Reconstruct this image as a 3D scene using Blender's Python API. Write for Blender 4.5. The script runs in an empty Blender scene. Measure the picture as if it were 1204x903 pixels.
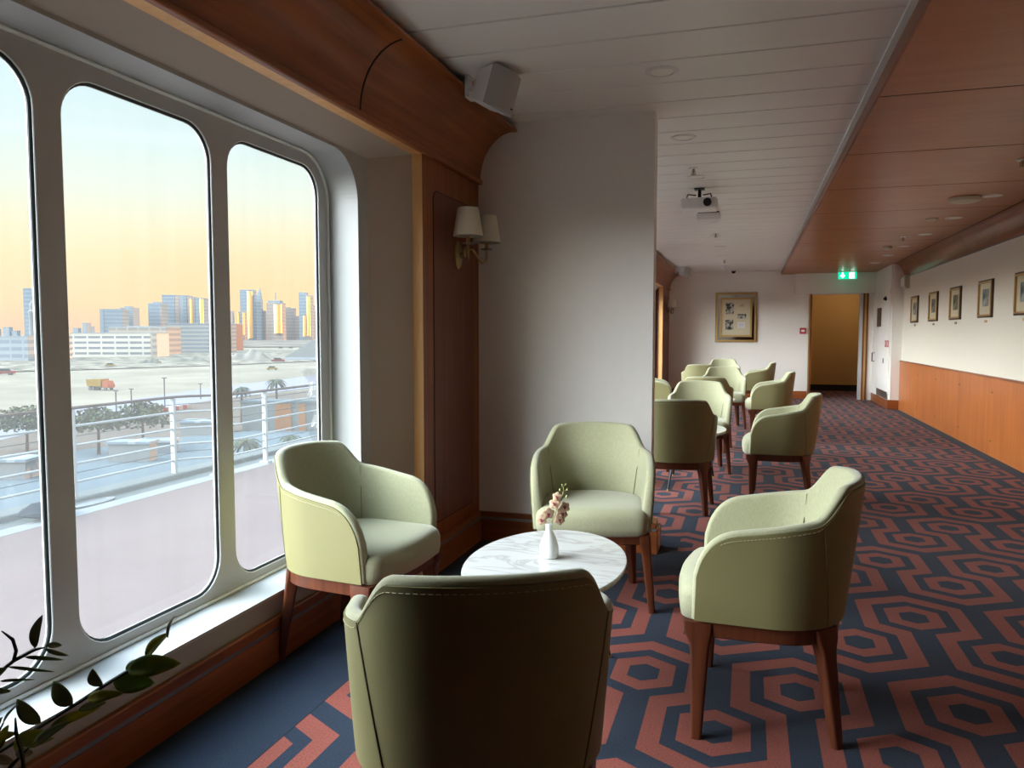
import bpy, bmesh, math, random
from mathutils import Vector, Matrix
random.seed(7)
C = bpy.context.scene
COL = C.collection
PI = math.pi

# ------------------------------------------------------------------ camera
CAMZ = 1.2
F_PX = 905.0
YAW, PITCH = math.radians(-17.1), math.radians(-3.70)
cd = bpy.data.cameras.new('camera'); cam = bpy.data.objects.new('camera', cd); COL.objects.link(cam)
cd.sensor_fit = 'HORIZONTAL'; cd.sensor_width = 36.0; cd.lens = 36.0 * F_PX / 1204.0
cd.clip_start = 0.02; cd.clip_end = 30000
cam.location = (0, 0, CAMZ)
cam.rotation_euler = (PI/2 + PITCH, 0, -YAW)
C.camera = cam
FV = Vector((math.sin(YAW)*math.cos(PITCH), math.cos(YAW)*math.cos(PITCH), math.sin(PITCH)))
RV = Vector((math.cos(YAW), -math.sin(YAW), 0)); UV = RV.cross(FV)
CV = Vector((0, 0, CAMZ))
def ray(x, y): return RV*((x-602)/F_PX) + UV*((451.5-y)/F_PX) + FV
def on_z(x, y, z):
    d = ray(x, y); return CV + d*((z-CAMZ)/d.z)
def at_d(x, y, d): return CV + ray(x, y)*d

# ------------------------------------------------------------------ materials
def srgb(c):
    return tuple((v/12.92 if v <= .04045 else ((v+.055)/1.055)**2.4) for v in c)
def rgb8(r, g, b): return srgb((r/255., g/255., b/255.))
def newmat(name):
    m = bpy.data.materials.new(name); m.use_nodes = True
    nt = m.node_tree; b = nt.nodes['Principled BSDF']
    return m, nt, b
def L(nt, a, b): nt.links.new(a, b)
def N(nt, t, **k):
    n = nt.nodes.new(t)
    for a, v in k.items(): setattr(n, a, v)
    return n
def mat(name, col, rough=.6, metal=0, spec=.5, noise=0, nscale=20, bump=0, bscale=200, coat=0, sheen=0, emit=None, estr=0, trans=0):
    m, nt, b = newmat(name)
    b.inputs['Roughness'].default_value = rough
    b.inputs['Metallic'].default_value = metal
    b.inputs['Specular IOR Level'].default_value = spec
    b.inputs['Coat Weight'].default_value = coat
    b.inputs['Sheen Weight'].default_value = sheen
    b.inputs['Transmission Weight'].default_value = trans
    b.inputs['Base Color'].default_value = (*col, 1)
    if emit:
        b.inputs['Emission Color'].default_value = (*emit, 1); b.inputs['Emission Strength'].default_value = estr
    tc = N(nt, 'ShaderNodeTexCoord')
    nz = N(nt, 'ShaderNodeTexNoise'); nz.inputs['Scale'].default_value = nscale; nz.inputs['Detail'].default_value = 5
    L(nt, tc.outputs['Object'], nz.inputs['Vector'])
    mx = N(nt, 'ShaderNodeMix', data_type='RGBA')
    k = noise if noise else .03
    mx.inputs[6].default_value = (*[c*(1-k) for c in col], 1); mx.inputs[7].default_value = (*[min(1, c*(1+k)) for c in col], 1)
    L(nt, nz.outputs['Fac'], mx.inputs[0]); L(nt, mx.outputs[2], b.inputs['Base Color'])
    if bump:
        n2 = N(nt, 'ShaderNodeTexNoise'); n2.inputs['Scale'].default_value = bscale; n2.inputs['Detail'].default_value = 3
        L(nt, tc.outputs['Object'], n2.inputs['Vector'])
        bp = N(nt, 'ShaderNodeBump'); bp.inputs['Strength'].default_value = bump; bp.inputs['Distance'].default_value = .002
        L(nt, n2.outputs['Fac'], bp.inputs['Height']); L(nt, bp.outputs['Normal'], b.inputs['Normal'])
    return m
def wood(name, c1, c2, axis='y', rough=.34, coat=.12, scale=1.0):
    m, nt, b = newmat(name)
    tc = N(nt, 'ShaderNodeTexCoord'); mp = N(nt, 'ShaderNodeMapping')
    s = {'x': (1.2, 30, 30), 'y': (30, 1.2, 30), 'z': (30, 30, 1.2)}[axis]
    mp.inputs['Scale'].default_value = [v*scale for v in s]
    L(nt, tc.outputs['Object'], mp.inputs['Vector'])
    n1 = N(nt, 'ShaderNodeTexNoise'); n1.inputs['Scale'].default_value = 1.0; n1.inputs['Detail'].default_value = 3; n1.inputs['Distortion'].default_value = .4
    L(nt, mp.outputs['Vector'], n1.inputs['Vector'])
    n2 = N(nt, 'ShaderNodeTexNoise'); n2.inputs['Scale'].default_value = 2.2; n2.inputs['Detail'].default_value = 2
    L(nt, tc.outputs['Object'], n2.inputs['Vector'])
    ad = N(nt, 'ShaderNodeMath', operation='MULTIPLY_ADD'); ad.inputs[1].default_value = .45; 
    L(nt, n2.outputs['Fac'], ad.inputs[0]); 
    sc = N(nt, 'ShaderNodeMath', operation='MULTIPLY'); sc.inputs[1].default_value = .6
    L(nt, n1.outputs['Fac'], sc.inputs[0]); L(nt, sc.outputs[0], ad.inputs[2])
    rp = N(nt, 'ShaderNodeValToRGB'); rp.color_ramp.elements[0].position = .35; rp.color_ramp.elements[1].position = .7
    rp.color_ramp.elements[0].color = (*c1, 1); rp.color_ramp.elements[1].color = (*c2, 1)
    L(nt, ad.outputs[0], rp.inputs['Fac']); L(nt, rp.outputs['Color'], b.inputs['Base Color'])
    b.inputs['Specular IOR Level'].default_value = .35; b.inputs['Roughness'].default_value = rough; b.inputs['Coat Weight'].default_value = coat; b.inputs['Coat Roughness'].default_value = .15
    return m
WD1, WD2 = (.165, .042, .010), (.34, .100, .026)
M = {}
M['wood_y'] = wood('cherry_wood_y', WD1, WD2, 'y', coat=.06)
M['wood_x'] = wood('cherry_wood_x', WD1, WD2, 'x')
M['wood_z'] = wood('cherry_wood_z', WD1, WD2, 'z')
M['wood_edge'] = wood('cherry_wood_edge', (.72, .37, .13), (.88, .52, .22), 'z', rough=.35)  # lighter copy of the cherry wood, window light put into the colour
M['wood_inset'] = wood('cherry_wood_inset', (.13, .036, .018), (.20, .060, .030), 'z', rough=.4)
M['wood_wains'] = wood('wainscot_wood', (.38, .105, .024), (.54, .170, .040), 'z', rough=.35, scale=.7)
M['wood_ceiling'] = wood('ceiling_wood', (.34, .122, .036), (.44, .168, .054), 'x', rough=.34, coat=0, scale=.5)
M['leg_wood'] = wood('chair_leg_wood', (.065, .017, .007), (.13, .036, .014), 'z', rough=.35, scale=1.5)
M['wall'] = mat('painted_wall', (.80, .765, .72), .75, bump=.05, bscale=300)
M['wall_far'] = mat('painted_far_wall', (.83, .79, .73), .75)
M['wall_right'] = mat('painted_right_wall', (.76, .71, .60), .75)
M['steel_white'] = mat('painted_steel', (.47, .465, .455), .5, noise=.04, nscale=6)
M['recess'] = mat('recess_paint', (.37, .375, .37), .55)
M['wall_window'] = mat('window_wall_paint', (.42, .355, .305), .6, noise=.03, nscale=4)  # white wall paint with the shade beside the windows mixed into the colour
M['plank'] = mat('ceiling_plank_white', (.78, .755, .72), .35, noise=.03, nscale=3)
M['dark'] = mat('dark_gap', (.012, .012, .014), .8)
M['rubber'] = mat('black_rubber', (.03, .035, .035), .5, noise=.5, nscale=60)
M['sealant'] = mat('white_sealant', (.75, .78, .76), .5, noise=.1, nscale=40)
M['grey_strip'] = mat('grey_metal_strip', (.23, .23, .24), .45, metal=.6)
M['leather'] = mat('olive_leather', (.215, .197, .085), .48, noise=.05, nscale=9, bump=.25, bscale=420, coat=.05)
M['marble'] = None
M['white_cer'] = mat('white_ceramic', (.80, .82, .80), .18, coat=.5)
M['black_metal'] = mat('black_metal', (.02, .02, .022), .4, metal=.7)
M['brass'] = mat('aged_brass', (.34, .25, .11), .38, metal=.9, noise=.2, nscale=40)
M['brass_b'] = mat('bright_brass', (.62, .42, .17), .32, metal=.85)
M['gold'] = mat('gold_frame', (.55, .35, .13), .35, metal=.75, noise=.15, nscale=30)
M['dark_frame'] = mat('dark_frame_wood', (.07, .042, .028), .45)
M['linen'] = mat('linen_shade', (.60, .55, .43), .85, noise=.06, nscale=90, bump=.3, bscale=300)
M['glass_clear'] = mat('clear_glass', (.9, .92, .92), .05, trans=.9)
M['white_plastic'] = mat('white_plastic', (.72, .70, .69), .4)
M['grey_grille'] = mat('grey_speaker_grille', (.34, .325, .31), .6, noise=.05, nscale=200, bump=.4, bscale=900)
M['beige_plastic'] = mat('beige_plastic', (.55, .50, .37), .5)
M['lens'] = mat('frosted_lens', (.82, .79, .72), .3)
M['red'] = mat('red_plastic', (.45, .02, .02), .4)
M['steel'] = mat('brushed_steel', (.35, .32, .29), .3, metal=.9, noise=.3, nscale=14)
M['cream_card'] = mat('cream_mount_card', (.62, .55, .38), .8)
M['white_card'] = mat('white_card', (.72, .72, .74), .8)
M['mirror'] = mat('mirror_band', (.55, .53, .5), .06, metal=1)
M['amber'] = mat('amber_wallpaper', (.52, .30, .095), .7, noise=.06, nscale=60)
M['leafg'] = None
def fabric(name, col):
    m, nt, b = newmat(name)
    tc = N(nt, 'ShaderNodeTexCoord')
    w = N(nt, 'ShaderNodeTexNoise'); w.inputs['Scale'].default_value = 260; w.inputs['Detail'].default_value = 3
    mp = N(nt, 'ShaderNodeMapping'); mp.inputs['Scale'].default_value = (1, 1, .35)
    L(nt, tc.outputs['Object'], mp.inputs['Vector']); L(nt, mp.outputs['Vector'], w.inputs['Vector'])
    mx = N(nt, 'ShaderNodeMix', data_type='RGBA')
    mx.inputs[6].default_value = (*[c*.78 for c in col], 1); mx.inputs[7].default_value = (*[c*1.18 for c in col], 1)
    L(nt, w.outputs['Fac'], mx.inputs[0]); L(nt, mx.outputs[2], b.inputs['Base Color'])
    bp = N(nt, 'ShaderNodeBump'); bp.inputs['Strength'].default_value = .35; bp.inputs['Distance'].default_value = .001
    L(nt, w.outputs['Fac'], bp.inputs['Height']); L(nt, bp.outputs['Normal'], b.inputs['Normal'])
    b.inputs['Roughness'].default_value = .85; b.inputs['Sheen Weight'].default_value = .35
    return m
M['fabric'] = fabric('grey_green_fabric', (.34, .335, .205))
def picture(name, c1, c2, scale):
    m, nt, b = newmat(name)
    tc = N(nt, 'ShaderNodeTexCoord'); n = N(nt, 'ShaderNodeTexNoise'); n.inputs['Scale'].default_value = scale; n.inputs['Detail'].default_value = 4
    L(nt, tc.outputs['Object'], n.inputs['Vector'])
    r = N(nt, 'ShaderNodeValToRGB'); r.color_ramp.elements[0].position = .42; r.color_ramp.elements[1].position = .60
    r.color_ramp.elements[0].color = (*c1, 1); r.color_ramp.elements[1].color = (*c2, 1)
    L(nt, n.outputs['Fac'], r.inputs['Fac']); L(nt, r.outputs['Color'], b.inputs['Base Color'])
    b.inputs['Roughness'].default_value = .6
    return m
M['photo_bw'] = picture('old_black_white_photo', (.02, .02, .02), (.45, .43, .36), 22)
M['photo_blue'] = picture('blue_grey_photo', (.05, .075, .09), (.35, .36, .33), 9)
M['photo_green'] = picture('green_grey_photo', (.03, .045, .03), (.22, .22, .15), 11)

def marble():
    m, nt, b = newmat('white_marble')
    tc = N(nt, 'ShaderNodeTexCoord'); mp = N(nt, 'ShaderNodeMapping'); mp.inputs['Rotation'].default_value = (0, 0, .9); mp.inputs['Scale'].default_value = (1.2, 4, 1)
    L(nt, tc.outputs['Object'], mp.inputs['Vector'])
    n = N(nt, 'ShaderNodeTexNoise'); n.inputs['Scale'].default_value = 2.2; n.inputs['Detail'].default_value = 8; n.inputs['Distortion'].default_value = 1.6
    L(nt, mp.outputs['Vector'], n.inputs['Vector'])
    a = N(nt, 'ShaderNodeMath', operation='SUBTRACT'); a.inputs[1].default_value = .5
    ab = N(nt, 'ShaderNodeMath', operation='ABSOLUTE')
    L(nt, n.outputs['Fac'], a.inputs[0]); L(nt, a.outputs[0], ab.inputs[0])
    r = N(nt, 'ShaderNodeValToRGB'); r.color_ramp.elements[0].position = 0; r.color_ramp.elements[1].position = .05
    r.color_ramp.elements[0].color = (.44, .43, .41, 1); r.color_ramp.elements[1].color = (.57, .575, .565, 1)
    L(nt, ab.outputs[0], r.inputs['Fac']); L(nt, r.outputs['Color'], b.inputs['Base Color'])
    b.inputs['Roughness'].default_value = .16
    return m
M['marble'] = marble()

def carpet():
    m, nt, b = newmat('hexagon_carpet')
    tc = N(nt, 'ShaderNodeTexCoord'); sp = N(nt, 'ShaderNodeSeparateXYZ'); L(nt, tc.outputs['Object'], sp.inputs[0])
    def mth(op, a, b_=None, c=None):
        n = N(nt, 'ShaderNodeMath', operation=op)
        for i, v in enumerate((a, b_, c)):
            if v is None: continue
            if isinstance(v, (int, float)): n.inputs[i].default_value = v
            else: L(nt, v, n.inputs[i])
        return n.outputs[0]
    X, Y = sp.outputs[0], sp.outputs[1]
    PX, PY = .514, .869
    def wrap(v, c, p):   # signed offset to the nearest centre
        return mth('WRAP', mth('SUBTRACT', v, c), p/2, -p/2)
    def motif(cx, cy, sgn):
        x = wrap(X, cx, PX); y = wrap(Y, cy, PY)
        ax = mth('ABSOLUTE', x); ay = mth('ABSOLUTE', y)
        d = mth('MAXIMUM', mth('DIVIDE', ax, .742), mth('MULTIPLY_ADD', ax, .573, ay))
        ring = mth('MULTIPLY', mth('LESS_THAN', d, .288), mth('GREATER_THAN', d, .204))
        mid = mth('MULTIPLY', mth('LESS_THAN', d, .144), mth('GREATER_THAN', d, .072))
        # the ring stays open towards the corridor between its two neighbours
        toward = mth('LESS_THAN', mth('MULTIPLY', y, sgn), 0)
        cut = mth('MULTIPLY', toward, mth('LESS_THAN', ax, .0435))
        ring = mth('MULTIPLY', ring, mth('SUBTRACT', 1, cut))
        return mth('MAXIMUM', ring, mid)
    red = mth('MAXIMUM', motif(.177, 2.688, 1), motif(-.080, 2.688-.352, -1))
    # plain border bands and the seam beside them
    inb = mth('MULTIPLY', mth('GREATER_THAN', X, -1.31), mth('LESS_THAN', X, 2.17))
    px = mth('LESS_THAN', X, -.36); py = mth('MULTIPLY', mth('GREATER_THAN', Y, 3.86), mth('LESS_THAN', Y, 4.60))
    inb = mth('MULTIPLY', inb, mth('SUBTRACT', 1, mth('MULTIPLY', px, py)))
    # border also follows the stairwell recess and the far wall
    red = mth('MULTIPLY', red, inb)
    seam = mth('LESS_THAN', mth('ABSOLUTE', mth('SUBTRACT', X, -1.31)), .0025)
    n1 = N(nt, 'ShaderNodeTexNoise'); n1.inputs['Scale'].default_value = 190; n1.inputs['Detail'].default_value = 2
    L(nt, tc.outputs['Object'], n1.inputs['Vector'])
    n2 = N(nt, 'ShaderNodeTexNoise'); n2.inputs['Scale'].default_value = 3; n2.inputs['Detail'].default_value = 4
    L(nt, tc.outputs['Object'], n2.inputs['Vector'])
    mx = N(nt, 'ShaderNodeMix', data_type='RGBA'); mx.inputs[6].default_value = (*M_NAVY, 1); mx.inputs[7].default_value = (*M_CORAL, 1)
    L(nt, red, mx.inputs[0])
    v = mth('MULTIPLY', mth('MULTIPLY_ADD', n1.outputs['Fac'], 1.4, .30), mth('MULTIPLY_ADD', n2.outputs['Fac'], .4, .8))
    v = mth('MULTIPLY', v, mth('SUBTRACT', 1, mth('MULTIPLY', seam, .7)))
    mm = N(nt, 'ShaderNodeMix', data_type='RGBA', blend_type='MULTIPLY'); mm.inputs[0].default_value = 1
    cb = N(nt, 'ShaderNodeCombineColor'); 
    for i in range(3): L(nt, v, cb.inputs[i])
    L(nt, mx.outputs[2], mm.inputs[6]); L(nt, cb.outputs[0], mm.inputs[7]); L(nt, mm.outputs[2], b.inputs['Base Color'])
    bp = N(nt, 'ShaderNodeBump'); bp.inputs['Strength'].default_value = .5; bp.inputs['Distance'].default_value = .003
    L(nt, n1.outputs['Fac'], bp.inputs['Height']); L(nt, bp.outputs['Normal'], b.inputs['Normal'])
    b.inputs['Roughness'].default_value = .95; b.inputs['Sheen Weight'].default_value = .05; b.inputs['Specular IOR Level'].default_value = .2
    return m
M_NAVY = (.014, .023, .042); M_CORAL = (.225, .058, .041)
M['carpet'] = carpet()

# ------------------------------------------------------------------ helpers
class MB:
    def __init__(s): s.v = []; s.f = []
    def add(s, vs, fs):
        o = len(s.v); s.v += [tuple(p) for p in vs]; s.f += [tuple(i+o for i in f) for f in fs]; return s
    def box(s, x0, x1, y0, y1, z0, z1, mtx=None):
        vs = [Vector(p) for p in ((x0,y0,z0),(x1,y0,z0),(x1,y1,z0),(x0,y1,z0),(x0,y0,z1),(x1,y0,z1),(x1,y1,z1),(x0,y1,z1))]
        if mtx: vs = [mtx @ p for p in vs]
        return s.add(vs, [(0,3,2,1),(4,5,6,7),(0,1,5,4),(1,2,6,5),(2,3,7,6),(3,0,4,7)])
    def prism(s, pts, a, b, axis='z'):      # polygon extruded along an axis
        def mk(p, t):
            return {'z': (p[0], p[1], t), 'y': (p[0], t, p[1]), 'x': (t, p[0], p[1])}[axis]
        n = len(pts)
        vs = [mk(p, a) for p in pts] + [mk(p, b) for p in pts]
        fs = [tuple(range(n))[::-1], tuple(range(n, 2*n))] + [(i, (i+1) % n, (i+1) % n+n, i+n) for i in range(n)]
        return s.add(vs, fs)
    def lathe(s, prof, c=(0,0,0), n=24, sx=1, sy=1, mtx=None):
        vs = []
        for r, z in prof:
            for k in range(n):
                a = 2*PI*k/n; p = Vector((c[0]+r*sx*math.cos(a), c[1]+r*sy*math.sin(a), c[2]+z)); vs.append(mtx @ p if mtx else p)
        m = len(prof); fs = []
        for i in range(m-1):
            for k in range(n): fs.append((i*n+k, i*n+(k+1) % n, (i+1)*n+(k+1) % n, (i+1)*n+k))
        if prof[0][0] > 1e-6: fs.append(tuple(range(n))[::-1])
        if prof[-1][0] > 1e-6: fs.append(tuple((m-1)*n+k for k in range(n)))
        return s.add(vs, fs)
    def tube(s, pts, r, n=8, closed=False):
        pts = [Vector(p) for p in pts]; m = len(pts)
        rs = r if isinstance(r, (list, tuple)) else [r]*m
        vs = []; up = None
        for i, p in enumerate(pts):
            if closed: t = pts[(i+1) % m]-pts[i-1]
            else: t = pts[min(i+1, m-1)]-pts[max(i-1, 0)]
            t.normalize()
            if up is None:
                up = Vector((0,0,1)) if abs(t.z) < .9 else Vector((1,0,0))
            a = t.cross(up).normalized(); b = a.cross(t).normalized(); up = b
            for k in range(n):
                w = 2*PI*k/n; vs.append(p + a*(rs[i]*math.cos(w)) + b*(rs[i]*math.sin(w)))
        fs = []
        for i in range(m if closed else m-1):
            j = (i+1) % m
            for k in range(n): fs.append((i*n+k, i*n+(k+1) % n, j*n+(k+1) % n, j*n+k))
        if not closed: fs += [tuple(range(n))[::-1], tuple((m-1)*n+k for k in range(n))]
        return s.add(vs, fs)
    def loops(s, loops, cap0=True, cap1=True):
        n = len(loops[0]); m = len(loops); vs = [p for l in loops for p in l]; fs = []
        for i in range(m-1):
            for k in range(n): fs.append((i*n+k, i*n+(k+1) % n, (i+1)*n+(k+1) % n, (i+1)*n+k))
        if cap0: fs.append(tuple(range(n))[::-1])
        if cap1: fs.append(tuple((m-1)*n+k for k in range(n)))
        return s.add(vs, fs)
    def build(s, name, material, parent=None, smooth=False, bevel=0, angle=40):
        me = bpy.data.meshes.new(name); me.from_pydata(s.v, [], s.f); me.update()
        bm = bmesh.new(); bm.from_mesh(me); bmesh.ops.recalc_face_normals(bm, faces=bm.faces); bm.to_mesh(me); bm.free()
        return link(name, me, material, parent, smooth, bevel, angle)
def link(name, me, material, parent=None, smooth=False, bevel=0, angle=40):
    o = bpy.data.objects.new(name, me); COL.objects.link(o)
    if material: me.materials.append(material)
    if smooth:
        for p in me.polygons: p.use_smooth = True
        try: me.set_sharp_from_angle(angle=math.radians(angle))
        except Exception: pass
    if bevel:
        b = o.modifiers.new('bevel', 'BEVEL'); b.width = bevel; b.segments = 2; b.limit_method = 'ANGLE'; b.angle_limit = math.radians(35)
    if parent: o.parent = parent
    return o
def box(name, m, x0, x1, y0, y1, z0, z1, parent=None, bevel=0):
    return MB().box(x0, x1, y0, y1, z0, z1).build(name, m, parent, bevel=bevel)
def tag(o, label=None, cat=None, group=None, kind=None):
    if label: o['label'] = label
    if cat: o['category'] = cat
    if group: o['group'] = group
    if kind: o['kind'] = kind
    return o
def struct(o): o['kind'] = 'structure'; return o
def empty(name, loc=(0,0,0), rz=0):
    o = bpy.data.objects.new(name, None); COL.objects.link(o); o.location = loc; o.rotation_euler = (0, 0, rz); o.empty_display_size = .05
    return o
def thing(name, label, cat, loc=(0,0,0), rz=0, group=None): return tag(empty(name, loc, rz), label, cat, group)
def copy_tree(o, parent=None):
    kids = [c for c in bpy.data.objects if c.parent == o]
    c = o.copy(); COL.objects.link(c)
    if parent: c.parent = parent
    for k in kids: copy_tree(k, c)
    return c
def rrect(x0, x1, y0, y1, r, n=8):
    pts = []
    for cx, cy, a0 in ((x1-r, y0+r, -PI/2), (x1-r, y1-r, 0), (x0+r, y1-r, PI/2), (x0+r, y0+r, PI)):
        for k in range(n+1):
            a = a0 + PI/2*k/n; pts.append((cx+r*math.cos(a), cy+r*math.sin(a)))
    return pts
def plate(name, outer, holes, mapf, thick, m, parent=None, smooth=False):
    """flat plate with holes: (u,v) outline -> mapf(u,v,w) world, w in 0..thick"""
    cu = bpy.data.curves.new('tmp', 'CURVE'); cu.dimensions = '2D'; cu.fill_mode = 'BOTH'; cu.extrude = thick/2
    for pts in [outer]+holes:
        sp = cu.splines.new('POLY'); sp.points.add(len(pts)-1); sp.use_cyclic_u = True
        for i, p in enumerate(pts): sp.points[i].co = (p[0], p[1], 0, 1)
    ob = bpy.data.objects.new('tmp', cu); COL.objects.link(ob)
    dg = bpy.context.evaluated_depsgraph_get(); dg.update()
    me = bpy.data.meshes.new_from_object(ob.evaluated_get(dg)); me.name = name
    bpy.data.objects.remove(ob); bpy.data.curves.remove(cu)
    for v in me.vertices: v.co = mapf(v.co.x, v.co.y, v.co.z+thick/2)
    bm = bmesh.new(); bm.from_mesh(me); bmesh.ops.remove_doubles(bm, verts=bm.verts, dist=1e-5); bmesh.ops.recalc_face_normals(bm, faces=bm.faces); bm.to_mesh(me); bm.free()
    me.materials.clear()
    for p_ in me.polygons: p_.use_smooth = False
    return link(name, me, m, parent, smooth=smooth, angle=30)

# ------------------------------------------------------------------ room shell
ZC, ZW = 2.385, 2.31            # white plank ceiling, wooden ceiling
XL, XR, YB, YF = -1.65, 2.32, -2.6, 15.3
fl = box('floor', M['carpet'], -1.9, 3.2, YB, 18.2, -.12, 0); struct(fl)

# right wall with cornice above and wooden dado cupboards below
struct(box('wall_right', M['wall_right'], XR, XR+.15, YB, 13.5, 0, 2.6))
struct(box('wall_back', M['wood_inset'], -2.0, 2.6, YB-.1, YB, -.1, 2.6))
# far wall around the doorway
fw = MB()
fw.box(-1.9, 1.10, YF, YF+.12, 0, 2.5); fw.box(1.94, 2.6, YF, YF+.12, 0, 2.5); fw.box(1.10, 1.94, YF, YF+.12, 1.93, 2.5)
struct(fw.build('wall_far', M['wall_far']))
struct(box('trim_1', M['wall_far'], .79, 2.17, YF-.16, YF, 1.94, ZW, bevel=.004))          # boxed beam over the doorway
struct(box('baseboard_far', M['wood_x'], -1.5, 1.04, YF-.02, YF, 0, .14))
# column and side wall of the recess beside the doorway
struct(MB().prism([(2.165, 0), (2.32, 0), (2.32, 2.09)] + [(2.165+.155*math.sin(a), 2.09+.22*math.cos(a)) for a in [PI/2*k/8 for k in range(8, -1, -1)]][1:], 13.5, 13.62, 'y').build('wall_niche', M['wall_far']))
struct(box('wall_stair', M['wall_far'], 2.15, 2.27, 13.56, YF, .0, 2.5))
struct(box('baseboard_niche', M['wood_y'], 2.13, 2.15, 13.5, YF-.02, 0, .14))
struct(box('baseboard_column', M['wood_x'], 2.13, 2.31, 13.48, 13.5, 0, .15))
# passage behind the doorway
struct(box('wall_passage', M['amber'], .2, 3.2, 17.6, 17.7, .13, 2.4))
struct(box('baseboard_passage', M['dark'], .2, 3.2, 17.62, 17.7, 0, .13))
struct(box('wall_passage_left', M['amber'], .2, .3, YF+.12, 17.6, 0, 2.4))
struct(box('wall_passage_right', M['amber'], 3.1, 3.2, YF+.12, 17.6, 0, 2.4))
struct(box('ceiling_passage', M['wall_far'], .1, 3.3, YF+.1, 17.8, 2.3, 2.4))
# door surround: brass and wood uprights
door = struct(empty('door_1', (1.5, YF, 0)))
for nm, m_, a, b in (('jamb', 'wood_z', 1.07, 1.10), ('brass_strip', 'brass_b', 1.045, 1.072), ('jamb', 'wood_z', 1.965, 2.055), ('brass_strip', 'brass_b', 1.995, 2.025), ('inner_jamb', 'steel_white', 1.915, 1.965)):
    w = .02 if nm != 'brass_strip' else .032
    o = box(nm, M[m_], a-1.5, b-1.5, -w, 0 if nm != 'inner_jamb' else .1, 0, 1.94); o.parent = door

# white plank ceiling
struct(box('ceiling', M['dark'], -2.0, .60, YB, YF+.1, ZC+.012, ZC+.1))
cp = MB(); y = 4.382 - .3043*23; k = 0
while y < YF:
    y1 = min(y+.3043-.010, YF)
    if y1 > YB:
        cp.box(-1.325, .540, max(y, YB), y1, ZC, ZC+.015)
    y += .3043; k += 1
struct(cp.build('ceiling_planks', M['plank'], bevel=.004))
struct(box('trim_2', M['sealant'], .522, .549, YB, YF, ZC-.012, ZC+.02))
# wooden ceiling panels
wc = MB(); y = 4.04-1.228*6
while y < YF:
    y1 = min(y+1.228-.013, YF)
    wc.box(.562, 2.157, max(y, YB), y1, ZW, ZW+.02)
    y += 1.228
wg = MB(); y = 4.04-1.228*6
while y < YF:
    if y-.013 > YB: wg.box(.566, 2.155, y-.0135, y+.0005, ZW+.001, ZW+.02)
    y += 1.228
wg.box(2.157, 2.172, YB, YF, ZW+.004, ZW+.02)
struct(box('ceiling_drop', M['wood_y'], .549, .5615, YB, YF, ZW, ZC+.011))
struct(wg.build('ceiling_seams', M['dark']))
struct(wc.build('ceiling_wood', M['wood_ceiling'], bevel=.003))
struct(box('ceiling_void', M['dark'], .58, 2.6, YB, YF+.1, ZW+.022, ZW+.12))
# coved cornices
def cove(name, cx, cz, rx, rz, sgn, y0, y1, m, lip=.018, thick=.03, parent=None):
    pts = [(cx+sgn*rx*math.cos(a), cz+rz*math.sin(a)) for a in [PI/2*k/14 for k in range(15)]]
    back = [(cx+sgn*(rx+thick), cz+rz+.03), (cx+sgn*(rx+thick), cz)]
    return MB().prism(pts + [(cx, cz+rz+.02)] + back, y0, y1, 'y').build(name, m, parent, smooth=True, angle=35)
o = struct(empty('trim_4', (XR, YB, 2.09)))
seams = [YB, -.1, 2.38, 4.8, 7.32, 9.835, 12.258, 13.5]
for a, b in zip(seams, seams[1:]):
    c_ = cove('cornice_length', 2.172, 2.095, .146, .215, 1, a+.004, b-.004, M['wood_y']); c_.parent = o; c_.matrix_parent_inverse = o.matrix_world.inverted() if False else Matrix.Translation((-XR, -YB, -2.09))
bx = box('backing', M['dark'], XR+.0, XR+.02, YB, 13.5, 2.1, 2.33); bx.parent = o; bx.matrix_parent_inverse = Matrix.Translation((-XR, -YB, -2.09))
bx = box('shadow_edge', M['grey_strip'], XR-.012, XR, YB, 13.5, 2.082, 2.094); bx.parent = o; bx.matrix_parent_inverse = Matrix.Translation((-XR, -YB, -2.09))

def left_cornice(name, y0, y1, joints):
    o = struct(empty(name, (0, 0, 0)))
    ys = [y0]+joints+[y1]
    for a, b in zip(ys, ys[1:]):
        cove('cornice_length', -1.285, 2.075, .202, .262, -1, a+(.004 if a != y0 else 0), b-(.004 if b != y1 else 0), M['wood_y'], parent=o)
    for j in joints: # black gap of the joint
        pts = [(-1.285-.199*math.cos(a), 2.075+.259*math.sin(a)) for a in [PI/2*k/14 for k in range(15)]]
        MB().prism(pts+[(-1.285, 2.345), (-1.50, 2.345), (-1.50, 2.075)], j-.0035, j+.0035, 'y').build('joint', M['dark'], o)
    box('top_lip', M['wood_y'], -1.30, -1.268, y0, y1, 2.332, 2.347, o, bevel=.003)
    box('bottom_bead', M['wood_y'], -1.50, -1.472, y0, y1, 2.052, 2.078, o, bevel=.006)
    box('soffit', M['wood_edge'], -1.56, -1.49, y0, y1, 2.055, 2.068, o)
    box('gap_backing', M['dark'], -1.60, -1.335, y0, y1, 2.345, 2.42, o)
    return o
left_cornice('trim_5', YB, 4.22, [-.2, 2.79])
left_cornice('trim_6', 4.34, YF, [7.2, 9.6, 12.0])

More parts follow.
